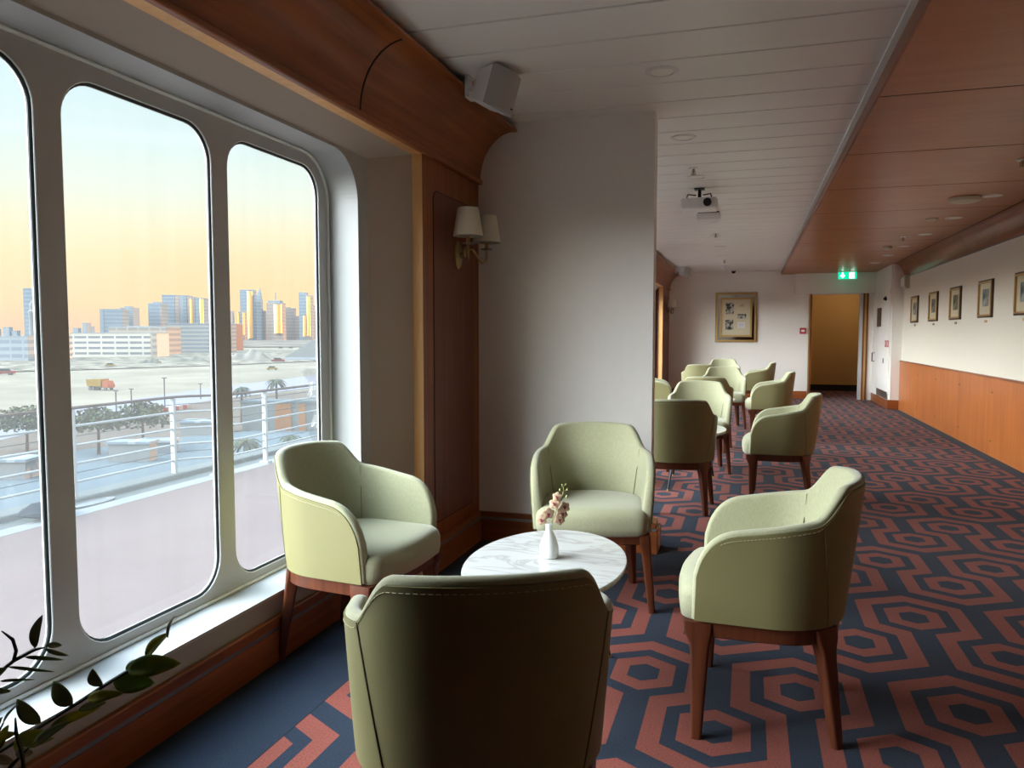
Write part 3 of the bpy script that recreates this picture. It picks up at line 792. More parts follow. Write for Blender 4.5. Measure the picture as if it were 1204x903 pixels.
leaves = [(48.4, 850, 20, 822, 19, 'leaf_dark', 1.02), (85.7, 828.5, 63, 801, 22, 'leaf_dark', 1.02), (119, 807, 109, 786, 20, 'leaf_dark', 1.02),
          (150, 788, 213, 780, 25, 'leaf', 1.01), (133, 803, 182, 803, 24, 'leaf', 1.03), (103, 822, 146, 815, 13, 'leaf', 1.0), (92, 835, 126, 826, 9, 'leaf_dark', 1.0),
          (58, 857, 118, 832, 12, 'leaf', 1.02), (16, 880, 54, 859, 20, 'leaf', .98), (38, 879, 84, 848, 12, 'leaf_dark', .96), (171, 774, 199, 744, 15, 'leaf', 1.02), (197, 750, 205, 724, 5, 'leaf_pale', 1.02),
          (148, 789, 166, 775, 10, 'leaf', 1.04), (41, 762, 50, 723, 14, 'leaf_dark', 1.08), (52, 762.5, 81, 771, 5, 'leaf_dark', 1.08), (54, 760, 73, 759, 7, 'leaf_dark', 1.08), (29, 772.5, 75, 776, 4.5, 'leaf_dark', 1.08),
          (9, 784, 64, 790, 3.5, 'leaf_dark', 1.08), (0, 801, 41, 799, 3, 'leaf_dark', 1.08), (-12, 813, 13, 813, 7, 'leaf_dark', 1.08), (-5, 799, 8, 786, 13, 'leaf', 1.06),
          (4, 850, 21, 828, 3, 'leaf_pale', .98), (-6, 874, 3, 843, 14, 'leaf_dark', .97), (0, 881, 10, 852, 12, 'leaf', .96), (18, 885, 40, 885, 12, 'leaf_pale', .95), (-4, 889, 17, 896, 11, 'leaf_pale', .95), (34, 879, 64, 868, 8, 'leaf', .95), (-4, 870, 20, 862, 10, 'leaf', 1.0)]
for x0, y0, x1, y1, w, m_, d in leaves:
    a = pd(x0, y0, d); b = pd(x1, y1, d+rnd.uniform(-.02, .02)); ln = (b-a).length; w3 = w*d/F_PX
    dr = (b-a).normalized(); n = (-FV+Vector((0, 0, .5))-RV*rnd.uniform(.1, .6)).normalized(); sd = dr.cross(n).normalized(); n = sd.cross(dr)
    rows = []; nr = 10
    for i in range(nr+1):
        u = i/nr; ww = w3*.5*(math.sin(PI*u**.8)**.75 if 0 < u < 1 else 0)+.0003
        rows.append([a+dr*(ln*u)+n*(.10*ln*math.sin(PI*u))+sd*(ww*k)+n*(.25*abs(k)*ww) for k in (-1, -.5, 0, .5, 1)])
    mb = MB(); mb.v = [tuple(p) for r_ in rows for p in r_]
    for i in range(nr):
        for k in range(4): mb.f.append((i*5+k, i*5+k+1, i*5+k+6, i*5+k+5))
    o = mb.build('leaf', M[m_], pl, smooth=True, angle=80); solid(o, .0007)

# ------------------------------------------------------------------ wall sconces
def make_sconce():
    s_ = empty('wall_sconce')       # origin on the wall, wall normal = +x, spread along y
    mtx = Matrix.Translation((.0, 0, 0)) @ Matrix.Rotation(PI/2, 4, 'Y')
    MB().lathe([(0, 0), (1, 0), (1, .006), (.85, .014), (.4, .02), (0, .022)], n=28, mtx=Matrix.Rotation(PI/2, 4, 'Y') @ Matrix.Diagonal((.076, .044, 1, 1))).build('backplate', M['brass'], s_, smooth=True)
    MB().lathe([(0, 0), (.016, 0), (.018, .02), (.012, .035), (0, .04)], n=16, mtx=Matrix.Translation((.01, 0, -.0)) @ Matrix.Rotation(PI/2, 4, 'Y')).build('boss', M['brass'], s_, smooth=True)
    for sg in (-1, 1):
        sx, sy = .115, sg*.145
        a = MB().tube([(.03, 0, 0), (.05, sg*.02, .03), (.07, sg*.05, .035), (.09, sg*.08, -.01), (.10, sg*.112, -.035), (sx, sg*.14, -.022), (sx, sy, .01), (sx, sy, .035)], .0065, 8).build('arm', M['brass'], s_, smooth=True)
        MB().lathe([(.0, 0), (.008, 0), (.030, .004), (.034, .009), (.032, .010), (.008, .006), (0, .006)], (sx, sy, .035), 10).build('drip_dish', M['glass_clear'], a)
        MB().lathe([(0, 0), (.011, 0), (.012, .012), (.0095, .018), (.0095, .075), (0, .075)], (sx, sy, .04), 14).build('candle_tube', M['brass_b'], a, smooth=True, angle=40)
        MB().lathe([(.078, .082), (.0765, .082), (.0535, .225), (.055, .225)][0:0] + [(.0775, .080), (.0540, .222), (.0525, .222), (.0755, .081), (.0775, .080)], (sx, sy, 0), 36).build('lamp_shade', M['linen'], s_, smooth=True, angle=50)
    return s_
sc1 = make_sconce(); sc1.location = (-1.497, 3.875, 1.620)
tag(sc1, 'brass twin-arm sconce with two linen shades on the near wood panel', 'wall lamp', 'brass twin-arm sconces')
sc2 = copy_tree(sc1); sc2.location = (-1.5, 14.7, 1.62); sc2['label'] = 'small distant twin-arm sconce on the wood panel by the far wall'

# ------------------------------------------------------------------ speakers on the cornice
def make_speaker():
    s_ = empty('wall_speaker')      # local: +x out from the cornice edge; box in front
    MB().box(-.004, .004, -.04, .04, -.05, .05).box(.004, .014, -.04, -.034, -.05, .05).box(.004, .014, .034, .04, -.05, .05).box(.004, .014, -.04, .04, -.05, -.044).box(.004, .014, -.04, .04, .044, .05).build('bracket', M['white_plastic'], s_)
    MB().tube([(.0, 0, 0), (.04, -.02, -.02), (.11, -.055, -.055)], .014, 8).build('ball_joint', M['white_plastic'], s_, smooth=True)
    R = SPK_ROT
    body = MB(); w, h, d = .092, .086, .062
    nb = 8
    def face(xd, ww, hh):
        pass
    # body tapers towards the back
    bk = [(-d, -w*.72, -h*.80), (-d, w*.72, -h*.80), (-d, w*.72, h*.80), (-d, -w*.72, h*.80)]
    ft = [(d*.8, -w, -h), (d*.8, w, -h), (d*.8, w, h), (d*.8, -w, h)]
    body.add([R @ Vector(p) for p in bk+ft], [(3,2,1,0), (4,5,6,7), (0,1,5,4), (1,2,6,5), (2,3,7,6), (3,0,4,7)])
    bo = body.build('cabinet', M['white_plastic'], s_, bevel=.006)
    # curved grille
    pts = []
    for k in range(nb+1):
        u = -1+2*k/nb; pts.append((d*.8+.030*(1-u*u)+.004, u*w))
    vs = [R @ Vector((x_, y_, -h)) for x_, y_ in pts]+[R @ Vector((x_, y_, h)) for x_, y_ in pts]+[R @ Vector((d*.8-.002, y_, z_)) for z_ in (-h, h) for _, y_ in pts]
    n_ = nb+1; fs = []
    for k in range(nb):
        fs += [(k, k+1, n_+k+1, n_+k), (2*n_+k, 2*n_+k+1, k+1, k), (n_+k, n_+k+1, 3*n_+k+1, 3*n_+k)]
    fs += [(0, n_, 3*n_, 2*n_), (nb, nb+n_, nb+3*n_, nb+2*n_)]
    g = MB().add(vs, fs).build('grille', M['grey_grille'], s_, smooth=True, angle=30)
    MB().add([R @ Vector(p) for p in ((d*.8+.02, w*.62, -h*.72), (d*.8+.02, w*.78, -h*.72), (d*.8+.02, w*.78, -h*.66), (d*.8+.02, w*.62, -h*.66), (d*.8+.024, w*.62, -h*.72), (d*.8+.024, w*.78, -h*.72), (d*.8+.024, w*.78, -h*.66), (d*.8+.024, w*.62, -h*.66))], [(0,1,2,3), (4,5,6,7), (0,1,5,4), (1,2,6,5), (2,3,7,6), (3,0,4,7)]).build('badge', M['dark'], g)
    return s_
_b = -ray(580, 103).normalized(); _r = (RV-_b*RV.dot(_b)).normalized(); _t = _b.cross(_r)
_n = (_r*.70-_t*.02+_b*.70).normalized(); _u = (_r*.27+_t*.91-_b*.25); _u = (_u-_n*_u.dot(_n)).normalized(); _y = _u.cross(_n)
_c = Vector((.150, -.075, -.045))
SPK_ROT = Matrix(((_n.x, _y.x, _u.x, _c.x), (_n.y, _y.y, _u.y, _c.y), (_n.z, _y.z, _u.z, _c.z), (0, 0, 0, 1)))
sp1 = make_speaker(); sp1.location = (-1.262, 3.42, 2.335)
tag(sp1, 'white tilted loudspeaker with grey grille on the cornice near the partition', 'loudspeaker', 'loudspeakers on the window-side cornice')
sp2 = copy_tree(sp1); sp2.location = (-1.262, 8.1, 2.335); sp2['label'] = 'white loudspeaker half hidden behind the partition edge, above the cornice'
sp3 = copy_tree(sp1); sp3.location = (-1.262, 14.0, 2.335); sp3['label'] = 'tiny far white loudspeaker at the cornice end by the far wall'

# ------------------------------------------------------------------ ceiling fittings
def downlight(x, y, z, label, group, first=[None]):
    if first[0] is None:
        o = empty('downlight')
        MB().lathe([(.075, 0), (.072, -.006), (.056, -.008), (.053, -.003), (.053, 0)], n=32).build('trim_ring', M['white_plastic'], o, smooth=True)
        MB().lathe([(0, -.004), (.053, -.004), (.053, -.001), (0, -.001)], n=28).build('lens', M['lens'], o)
        first[0] = o
    else: o = copy_tree(first[0])
    o.location = (x, y, z); tag(o, label, 'ceiling light', group)
ord_ = ['nearest', 'second', 'third', 'fourth', 'fifth', 'sixth', 'seventh', 'eighth', 'ninth']
for k, y in enumerate((3.60, 4.82, 6.04, 7.24, 8.44, 9.66, 10.88, 12.1)):
    downlight(-.40, y, ZC, 'round unlit downlight in the white plank ceiling, %s in its row from the front' % ord_[k], 'downlights in the white ceiling')
for k, y in enumerate((5.88, 7.12, 8.35, 9.6, 10.83, 12.0, 13.2)):
    downlight(1.845, y, ZW, 'round unlit downlight in the wooden ceiling, %s in its row from the front' % ord_[k], 'downlights in the wooden ceiling')
def sprinkler(x, y, z, label, first=[None]):
    if first[0] is None:
        o = empty('sprinkler')
        MB().lathe([(0, 0), (.035, 0), (.033, -.006), (0, -.008)], n=20).build('rosette', M['white_plastic'], o, smooth=True)
        MB().lathe([(0, -.006), (.009, -.006), (.007, -.03), (.004, -.045), (0, -.046)], n=10).tube([(.012, 0, -.045), (.012, 0, -.02)], .002, 5).tube([(-.012, 0, -.045), (-.012, 0, -.02)], .002, 5).build('nozzle', M['brass'], o)
        MB().lathe([(0, -.046), (.02, -.046), (.02, -.049), (0, -.05)], n=12).build('deflector', M['brass'], o)
        first[0] = o
    else: o = copy_tree(first[0])
    o.location = (x, y, z); tag(o, label, 'sprinkler', 'ceiling sprinklers')
sprinkler(-.403, 5.72, ZC, 'ceiling sprinkler between the downlight and the projector in the white ceiling')
sprinkler(-.398, 9.45, ZC, 'small sprinkler beyond the projector in the middle of the white ceiling')
sprinkler(-.401, 12.85, ZC, 'farthest sprinkler of the white ceiling, near the cone-shaped fitting')
sprinkler(1.658, 9.80, ZW, 'dark sprinkler in the wooden ceiling near the row of downlights')
sprinkler(1.642, 5.72, ZW, 'large dark sprinkler in the wooden ceiling at the right picture edge')
sprinkler(1.62, 14.3, ZW, 'sprinkler in front of the green exit sign')
o = tag(MB().lathe([(0, 0), (.115, 0), (.118, -.010), (.108, -.028), (.07, -.040), (0, -.044)], n=36).build('ceiling_dome', M['beige_plastic'], smooth=True), 'large shallow round dome in the wooden ceiling beside a downlight', 'ceiling speaker'); o.location = (1.66, 7.17, ZW)
o = tag(MB().lathe([(0, 0), (.06, 0), (.058, -.010), (.03, -.022), (0, -.03)], n=24).build('air_valve', M['beige_plastic'], smooth=True), 'small round white disc in the wooden ceiling beyond the big dome', 'air valve'); o.location = (1.655, 8.36, ZW)
o = thing('smoke_detector', 'small round smoke detector in the wooden ceiling', 'smoke detector', (1.65, 10.8, ZW))
MB().lathe([(0, 0), (.055, 0), (.055, -.02), (.04, -.032), (0, -.034)], n=24).build('housing', M['beige_plastic'], o, smooth=True, angle=40)
MB().lathe([(0, -.034), (.02, -.034), (.018, -.048), (0, -.05)], n=16).build('sensor', M['white_plastic'], o, smooth=True)
# projector
pj = thing('projector', 'white projector hanging under the white plank ceiling', 'projector', (-.41, 6.55, ZC))
MB().box(-.145, .145, -.12, .12, -.175, -.085).build('housing', M['white_plastic'], pj, bevel=.018)
MB().lathe([(0, 0), (.032, 0), (.032, .03), (0, .03)], n=20, mtx=Matrix.Translation((.07, -.12, -.13)) @ Matrix.Rotation(PI/2, 4, 'X')).build('lens', M['dark'], pj)
MB().box(-.04, .04, -.04, .04, -.008, 0).tube([(0, 0, 0), (0, 0, -.08)], .014, 8).build('ceiling_mount', M['black_metal'], pj)
MB().tube([(-.10, -.05, -.085), (-.09, -.05, -.05), (-.03, 0, -.05)], .006, 6).tube([(.10, -.05, -.085), (.09, -.05, -.05), (.03, 0, -.05)], .006, 6).tube([(.0, .08, -.085), (0, .07, -.05), (0, 0, -.05)], .006, 6).build('bracket_arms', M['black_metal'], pj)
bx = thing('ceiling_unit', 'small flat white box on the ceiling just beyond the projector', 'ceiling device', (-.40, 7.85, ZC))
MB().box(-.11, .11, -.10, .10, -.075, -.012).build('housing', M['white_plastic'], bx, bevel=.01)
MB().box(-.10, .10, -.09, .09, -.013, 0).build('mounting_plate', M['dark'], bx)
tag(MB().lathe([(0, 0), (.085, 0), (.08, -.01), (.035, -.025), (.025, -.06), (.022, -.085), (0, -.088)], (-.434, 13.9, ZC), 24).build('ceiling_cone', M['white_plastic'], smooth=True, angle=60), 'white funnel-shaped fitting on the ceiling near the far wall', 'ceiling device')
o = thing('security_camera', 'tiny dark dome camera on the ceiling above the framed memorabilia', 'camera', (-.30, 14.95, ZC))
MB().lathe([(0, 0), (.05, 0), (.05, -.02), (0, -.02)], n=20).build('base', M['white_plastic'], o)
MB().lathe([(.038, -.02), (.034, -.045), (.02, -.058), (0, -.062)], n=20).build('dome', M['dark'], o, smooth=True)

# ------------------------------------------------------------------ exit sign
def emis(name, col, s_):
    m, nt, b = newmat(name); b.inputs['Base Color'].default_value = (*col, 1); b.inputs['Emission Color'].default_value = (*col, 1); b.inputs['Emission Strength'].default_value = s_; return m
M['exit_g'] = emis('exit_green', (.0, .55, .28), 1.6); M['exit_w'] = emis('exit_white', (.8, 1, .92), 2.6)
ex = thing('exit_sign', 'lit green exit sign with arrow and running figure hanging from the wooden ceiling', 'exit sign', (1.64, 14.85, ZW))
box('panel', M['exit_g'], -.15, .15, -.012, .012, -.135, -.006, ex)
box('holder', M['white_plastic'], -.152, .152, -.016, .016, -.012, 0, ex)
MB().box(-.095, -.065, -.016, -.0125, -.075, -.020).add([(-.125, -.016, -.070), (-.035, -.016, -.070), (-.08, -.016, -.122), (-.125, -.0125, -.070), (-.035, -.0125, -.070), (-.08, -.0125, -.122)], [(0,1,2), (3,5,4), (0,3,4,1), (1,4,5,2), (2,5,3,0)]).build('arrow', M['exit_w'], ex)
MB().prism(rrect(.03, .11, -.125, -.02, .004, 2), -.0145, -.0125, 'y').build('doorway_symbol', M['exit_w'], ex)
fg = MB().lathe([(0, -.007), (.006, -.004), (.007, 0), (.006, .004), (0, .007)], (.072, -.016, -.038), 8)
fg.tube([(.070, -.016, -.048), (.066, -.016, -.075)], .007, 6).tube([(.066, -.016, -.075), (.078, -.016, -.090), (.072, -.016, -.112)], .0045, 6).tube([(.066, -.016, -.075), (.055, -.016, -.092), (.040, -.016, -.098)], .0045, 6).tube([(.069, -.016, -.053), (.055, -.016, -.064), (.048, -.016, -.054)], .0035, 6).tube([(.069, -.016, -.053), (.084, -.016, -.062), (.092, -.016, -.056)], .0035, 6)
fg.build('running_figure', M['exit_g'], ex)

# ------------------------------------------------------------------ pictures
def framed(name, label, group, w, h, pic, loc, rz, capt=True):
    """local: picture in xz plane facing -y, origin at centre"""
    p = thing(name, label, 'picture', loc, rz, group)
    mpf = lambda u, v, t: Vector((u, -t, v))
    plate('frame', [(-w/2, -h/2), (w/2, -h/2), (w/2, h/2), (-w/2, h/2)], [[(-w/2+.018, -h/2+.018), (w/2-.018, -h/2+.018), (w/2-.018, h/2-.018), (-w/2+.018, h/2-.018)]], mpf, .022, M['dark_frame'], p)
    plate('gilt_slip', [(-w/2+.006, -h/2+.016), (w/2-.006, -h/2+.016), (w/2-.006, h/2-.016), (-w/2+.006, h/2-.016)], [[(-w/2+.036, -h/2+.034), (w/2-.036, -h/2+.034), (w/2-.036, h/2-.034), (-w/2+.036, h/2-.034)]], mpf, .027, M['gold'], p)
    plate('mount', [(-w/2+.01, -h/2+.01), (w/2-.01, -h/2+.01), (w/2-.01, h/2-.01), (-w/2+.01, h/2-.01)], [], mpf, .010, M['cream_card'], p)
    plate('print', [(-w*.22, -h*.20), (w*.22, -h*.20), (w*.22, h*.26), (-w*.22, h*.26)], [], mpf, .012, pic, p)
    return p
pics = [(12.56, 'farthest of the framed prints on the right wall, beside the beige lamp', 'photo_blue'), (11.36, 'second farthest framed print on the right wall, dark green image', 'photo_green'), (10.22, 'third framed print from the far end, dark green image on cream mount', 'photo_green'), (9.01, 'framed print with blue-grey figures, second nearest on the right wall', 'photo_blue'), (7.84, 'nearest framed print cut by the right picture edge, blue image', 'photo_blue')]
for k, (y, lab, pm) in enumerate(pics):
    framed('picture_frame', lab, 'framed prints on the right wall', .48, .385, M[pm], (XR, y, 1.562), -PI/2)
    nm = ['under the farthest print', 'under the second farthest print', 'under the third print from the far end', 'under the blue-grey print with figures', 'under the print cut by the picture edge'][k]
    o = tag(box('caption_plaque', M['brass'] if k < 3 else M['brass_b'], XR-.006, XR, y-.04, y+.04, 1.318, 1.345), 'tiny brass caption plaque on the wall '+nm, 'plaque', 'brass caption plaques')

bp_ = thing('memorabilia_frame', 'large gilt frame with old photographs and a caption card on the far wall', 'picture', (-.248, YF, 1.52))
mpf = lambda u, v, t: Vector((u, -t, v))
def rr(a, b): return [(-a, -b), (a, -b), (a, b), (-a, b)]
plate('outer_frame', rr(.372, .465), [rr(.335, .428)], mpf, .045, M['gold'], bp_)
plate('outer_edge', rr(.378, .471), [rr(.362, .455)], mpf, .035, M['dark_frame'], bp_)
plate('mirror_border', rr(.35, .44), [], mpf, .012, M['mirror'], bp_)
plate('inner_frame', rr(.292, .372), [rr(.258, .338)], mpf, .035, M['gold'], bp_)
plate('mount', rr(.275, .355), [], mpf, .018, M['cream_card'], bp_)
for u, v, a, b, m_ in ((-.115, .17, .075, .105, 'photo_bw'), (.105, .02, .080, .042, 'photo_bw'), (-.12, -.14, .072, .095, 'photo_bw'), (.095, .105, .075, .04, 'cream_card')):
    plate('old_photograph', [(u-a, v-b), (u+a, v-b), (u+a, v+b), (u-a, v+b)], [], mpf, .020, M[m_], bp_)
plate('caption_card', [(.03, -.20), (.165, -.20), (.165, -.09), (.03, -.09)], [], mpf, .021, M['white_card'], bp_)
MB().prism([(.06, .20), (.15, .20), (.14, .23), (.12, .235), (.105, .27), (.09, .235), (.07, .23)], -.0195, -.018, 'y').build('crest', mat('faint_crest', (.45, .38, .24), .8), bp_)
for k in range(4): box('text_line', M['grey_strip'], .045, .15-.01*(k % 2), -.0216, -.021, -.118-.02*k, -.114-.02*k, bp_)

cpnt = thing('fire_call_point', 'small red fire call point on the far wall left of the doorway', 'call point', (.95, YF, 1.263))
box('housing', M['red'], -.055, .055, -.03, 0, -.055, .055, cpnt, bevel=.005)
box('press_plate', M['white_card'], -.03, .03, -.033, -.03, -.02, .02, cpnt)

# niche door with fittings
dn = struct(empty('door_2', (2.15, 14.4, 0)))
box('door_leaf', M['wall_far'], -.012, 0, -.82, .30, .24, 1.93, dn)
box('door_leaf', M['wall_far'], -.012, 0, .31, .86, .15, 1.93, dn)
hd = MB().tube([(-.012, .62, .72), (-.05, .62, .72), (-.05, .62, .87), (-.012, .62, .87)], .009, 8).build('door_handle', M['black_metal'], dn, smooth=True)
box('lock', M['steel'], -.022, -.012, -.38, -.32, .72, .80, dn)
box('vent_plate', M['steel'], -.016, -.010, -.80, .28, .15, .27, dn)
box('dark_panel', M['dark_frame'], -.016, -.010, -.02, .42, 1.33, 1.65, dn)
for k, y in enumerate((13.66, 13.86)):
    o = thing('fire_sign', 'small red and white fire notice on the niche wall, ' + ('right of the pair' if k == 0 else 'left of the pair'), 'sign', (2.138, y, 1.045), 0, 'red fire notices')
    box('plate', M['red'], -.004, 0, -.07, .07, -.055, .055, o)
    MB().tube([(-.0045, -.03, -.03), (-.0045, .0, .0), (-.0045, .02, .03)], .006, 5).build('symbol', M['white_card'], o)
tag(MB().add([(2.138, 13.87, 1.79), (2.138, 14.0, 1.83), (2.138, 13.87, 1.75), (2.138, 14.0, 1.75), (2.09, 13.90, 1.79), (2.09, 13.93, 1.77)], [(0,1,4), (1,5,4), (1,3,5), (3,2,5), (2,0,4), (2,4,5), (0,2,3,1)]).build('wedge_sensor', M['dark']), 'tiny black wedge-shaped sensor high on the niche wall', 'sensor')
el = thing('emergency_lamp', 'beige curved emergency light box high on the right wall beside the column', 'wall light', (XR, 13.2, 1.90))
MB().prism([(0, 0), (-.05, 0), (-.075, .05), (-.075, .16), (-.05, .21), (0, .21)], -.16, .16, 'y').build('housing', M['beige_plastic'], el, bevel=.006)
o = MB().prism([(-.051, .01), (-.078, .05), (-.078, .16), (-.051, .20)], -.13, .13, 'y').build('diffuser', M['lens'], el)

# ------------------------------------------------------------------ outside: ship deck and rail
KG = .19      # outdoor base colours darkened to balance the boosted out-of-view sky
KV = .42  # same darkening for the building facades
_mat, _picture = mat, picture
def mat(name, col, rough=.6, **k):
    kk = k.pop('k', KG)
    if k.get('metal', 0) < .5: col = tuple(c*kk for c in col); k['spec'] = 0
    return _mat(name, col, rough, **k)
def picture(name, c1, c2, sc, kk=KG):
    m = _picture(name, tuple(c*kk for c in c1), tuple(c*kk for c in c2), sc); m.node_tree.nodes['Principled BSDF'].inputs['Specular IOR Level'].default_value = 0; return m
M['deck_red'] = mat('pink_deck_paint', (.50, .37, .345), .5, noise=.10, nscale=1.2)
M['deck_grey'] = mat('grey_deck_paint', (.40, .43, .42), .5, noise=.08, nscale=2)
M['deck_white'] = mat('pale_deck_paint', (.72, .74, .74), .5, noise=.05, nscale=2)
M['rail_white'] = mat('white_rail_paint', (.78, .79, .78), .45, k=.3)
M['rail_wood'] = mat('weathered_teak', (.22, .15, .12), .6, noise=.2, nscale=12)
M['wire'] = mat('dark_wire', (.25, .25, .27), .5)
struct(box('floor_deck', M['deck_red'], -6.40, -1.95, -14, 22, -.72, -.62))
struct(box('floor_deck_strip', M['deck_white'], -6.62, -6.40, -14, 22, -.72, -.618))
struct(box('floor_deck_gutter', M['deck_grey'], -6.86, -6.62, -14, 22, -.72, -.625))
struct(box('trim_10', M['deck_grey'], -7.15, -6.86, -14, 22, -.72, -.56, bevel=.02))
struct(box('wall_ship_side', M['steel_white'], -7.15, -6.9, -14, 22, -14, -.72))
rail = tag(empty('deck_railing', (-6.95, 6, -.6)), 'white deck railing with dark wooden handrail and several horizontal bars', 'railing')
RO = Vector((-6.95, 6, -.6))
def rp(z): return [Vector(p)-RO for p in ((-6.95, -13, z), (-6.95, 0, z), (-6.95, 5.7, z), (-6.95, 8.02, z), (-6.87, 8.18, z), (-6.70, 8.35, z), (-6.56, 8.52, z), (-6.51, 8.75, z), (-6.51, 10.35, z), (-6.51, 13, z), (-6.51, 21, z))]
mb = MB(); path = rp(.405); 
loops = []
for i, p in enumerate(path):
    t = (path[min(i+1, len(path)-1)]-path[max(i-1, 0)]).normalized(); s_ = t.cross(Vector((0, 0, 1)))
    loops.append([p+s_*a+Vector((0, 0, b)) for a, b in ((-.035, -.012), (.035, -.012), (.035, .008), (.02, .016), (-.02, .016), (-.035, .008))])
mb.loops(loops).build('handrail', M['rail_wood'], rail, smooth=True)
for z in (.21, .0, -.20, -.40): MB().tube(rp(z), .014, 8).build('rail_bar', M['rail_white'], rail, smooth=True)
for z in (.31, .10, -.30): MB().tube(rp(z), .004, 5).build('guard_wire', M['wire'], rail)
for x, y in ((-6.95, 1.7), (-6.95, 3.3), (-6.95, 4.9), (-6.95, 6.48), (-6.95, 8.0), (-6.51, 8.75-.62+.12), (-6.51, 9.3), (-6.51, 10.9), (-6.51, 12.5)):
    c_ = Vector((x, y, 0))-RO
    MB().box(c_.x-.035, c_.x+.035, c_.y-.018, c_.y+.018, .0, 1.0).build('post', M['rail_white'], rail, bevel=.006)
    MB().box(c_.x-.07, c_.x+.07, c_.y-.05, c_.y+.05, -.02, .012).build('post_foot', M['rail_white'], rail)
# clear sheet hung beyond the rail
def sheetmat():
    m = bpy.data.materials.new('clear_plastic_sheet'); m.use_nodes = True; nt = m.node_tree; nt.nodes.clear()
    out = N(nt, 'ShaderNodeOutputMaterial'); tr = N(nt, 'ShaderNodeBsdfTransparent'); df = N(nt, 'ShaderNodeBsdfDiffuse'); gl = N(nt, 'ShaderNodeBsdfGlossy'); gl.inputs['Roughness'].default_value = .15
    df.inputs[0].default_value = (.6*KG, .63*KG, .6*KG, 1)
    m1 = N(nt, 'ShaderNodeMixShader'); m1.inputs[0].default_value = .22; m2 = N(nt, 'ShaderNodeMixShader'); m2.inputs[0].default_value = .015
    L(nt, tr.outputs[0], m1.inputs[1]); L(nt, df.outputs[0], m1.inputs[2]); L(nt, m1.outputs[0], m2.inputs[1]); L(nt, gl.outputs[0], m2.inputs[2]); L(nt, m2.outputs[0], out.inputs[0])
    return m
mb = MB(); nu, nv = 14, 18
for i in range(nu+1):
    for j in range(nv+1):
        u, v = i/nu, j/nv
        mb.v.append((-6.42+.9*u, 10.25+.12*math.sin(9*u+4*v)+.08*math.sin(17*v), -.60+1.25*v+.05*math.sin(11*u)))
for i in range(nu):
    for j in range(nv): a = i*(nv+1)+j; mb.f.append((a, a+1, a+nv+2, a+nv+1))
o = tag(mb.build('plastic_sheet', sheetmat(), smooth=True), 'crumpled clear plastic windbreak sheet at the far end of the deck railing', 'plastic sheet'); solid(o, .002)
p = on_z(52, 610, -.62)
mb = MB(); nu, nv = 10, 14
for i in range(nu+1):
    for j in range(nv):
        a = 2*PI*j/nv; r = .20*math.sin(PI*min(.98, max(.02, i/nu)))*(1+.25*math.sin(3*a+i)); mb.v.append((p.x+r*math.cos(a)*.6, p.y-.28+.6*i/nu+.03*math.sin(a*2), -.55+r*.45*math.sin(a)+.02))
for i in range(nu):
    for j in range(nv): mb.f.append((i*nv+j, i*nv+(j+1) % nv, (i+1)*nv+(j+1) % nv, (i+1)*nv+j))
tag(mb.build('canvas_bundle', mat('blue_grey_canvas', (.16, .18, .22), .8), smooth=True), 'small bundle of blue-grey canvas lying by the deck gutter', 'canvas')
p = on_z(124, 591, -.6)
tag(MB().lathe([(0, 0), (.28, 0), (.30, .02), (.22, .03), (.20, .015), (0, .015)], (-6.74, p.y, -.625), 28, sx=.38).build('deck_hatch', M['deck_white'], smooth=True, angle=30), 'round pale hatch rim in the grey deck gutter', 'deck hatch')

# ------------------------------------------------------------------ outside: port and city
G = -14.0
def gp(x, y): p = on_z(x, y, G); return p
def groundmat():
    m, nt, b = newmat('sandy_ground')
    tc = N(nt, 'ShaderNodeTexCoord'); n = N(nt, 'ShaderNodeTexNoise'); n.inputs['Scale'].default_value = .035; n.inputs['Detail'].default_value = 8
    L(nt, tc.outputs['Object'], n.inputs['Vector'])
    r = N(nt, 'ShaderNodeValToRGB'); r.color_ramp.elements[0].position = .3; r.color_ramp.elements[1].position = .7
    r.color_ramp.elements[0].color = (.47*KG, .41*KG, .31*KG, 1); r.color_ramp.elements[1].color = (.70*KG, .62*KG, .48*KG, 1); b.inputs['Specular IOR Level'].default_value = 0
    L(nt, n.outputs['Fac'], r.inputs['Fac']); L(nt, r.outputs['Color'], b.inputs['Base Color']); b.inputs['Roughness'].default_value = .9
    return m
gd = MB().add([(-9000, -4000, G), (2500, -4000, G), (2500, 9000, G), (-9000, 9000, G)], [(0,1,2,3)]).build('ground', groundmat()); struct(gd)
def strip(name, m_, pts, z):
    return struct(MB().add([(gp(x, y).x, gp(x, y).y, G+z) for x, y in pts], [tuple(range(len(pts)))]).build(name, m_))
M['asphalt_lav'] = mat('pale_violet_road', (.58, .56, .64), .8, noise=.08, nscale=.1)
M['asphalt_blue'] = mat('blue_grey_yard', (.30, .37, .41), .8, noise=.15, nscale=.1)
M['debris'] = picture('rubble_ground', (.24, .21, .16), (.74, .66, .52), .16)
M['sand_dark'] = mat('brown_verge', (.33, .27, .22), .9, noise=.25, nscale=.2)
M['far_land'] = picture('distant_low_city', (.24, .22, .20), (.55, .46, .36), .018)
strip('road_1', M['asphalt_lav'], [(-60, 530), (0, 519), (90, 497), (240, 473), (400, 452), (400, 438), (240, 458), (90, 480), (0, 500), (-60, 508)], .16)
strip('ground_yard', M['asphalt_blue'], [(-90, 640), (420, 640), (420, 500), (240, 512), (100, 530), (-90, 566)], .2)
strip('ground_verge', M['sand_dark'], [(-80, 572), (100, 531), (240, 512), (420, 492), (420, 452), (240, 473), (90, 497), (-60, 530)], .12)
strip('ground_debris', M['debris'], [(-60, 440), (80, 436), (260, 430), (400, 424), (400, 412), (260, 412), (80, 417), (-60, 424)], .4)
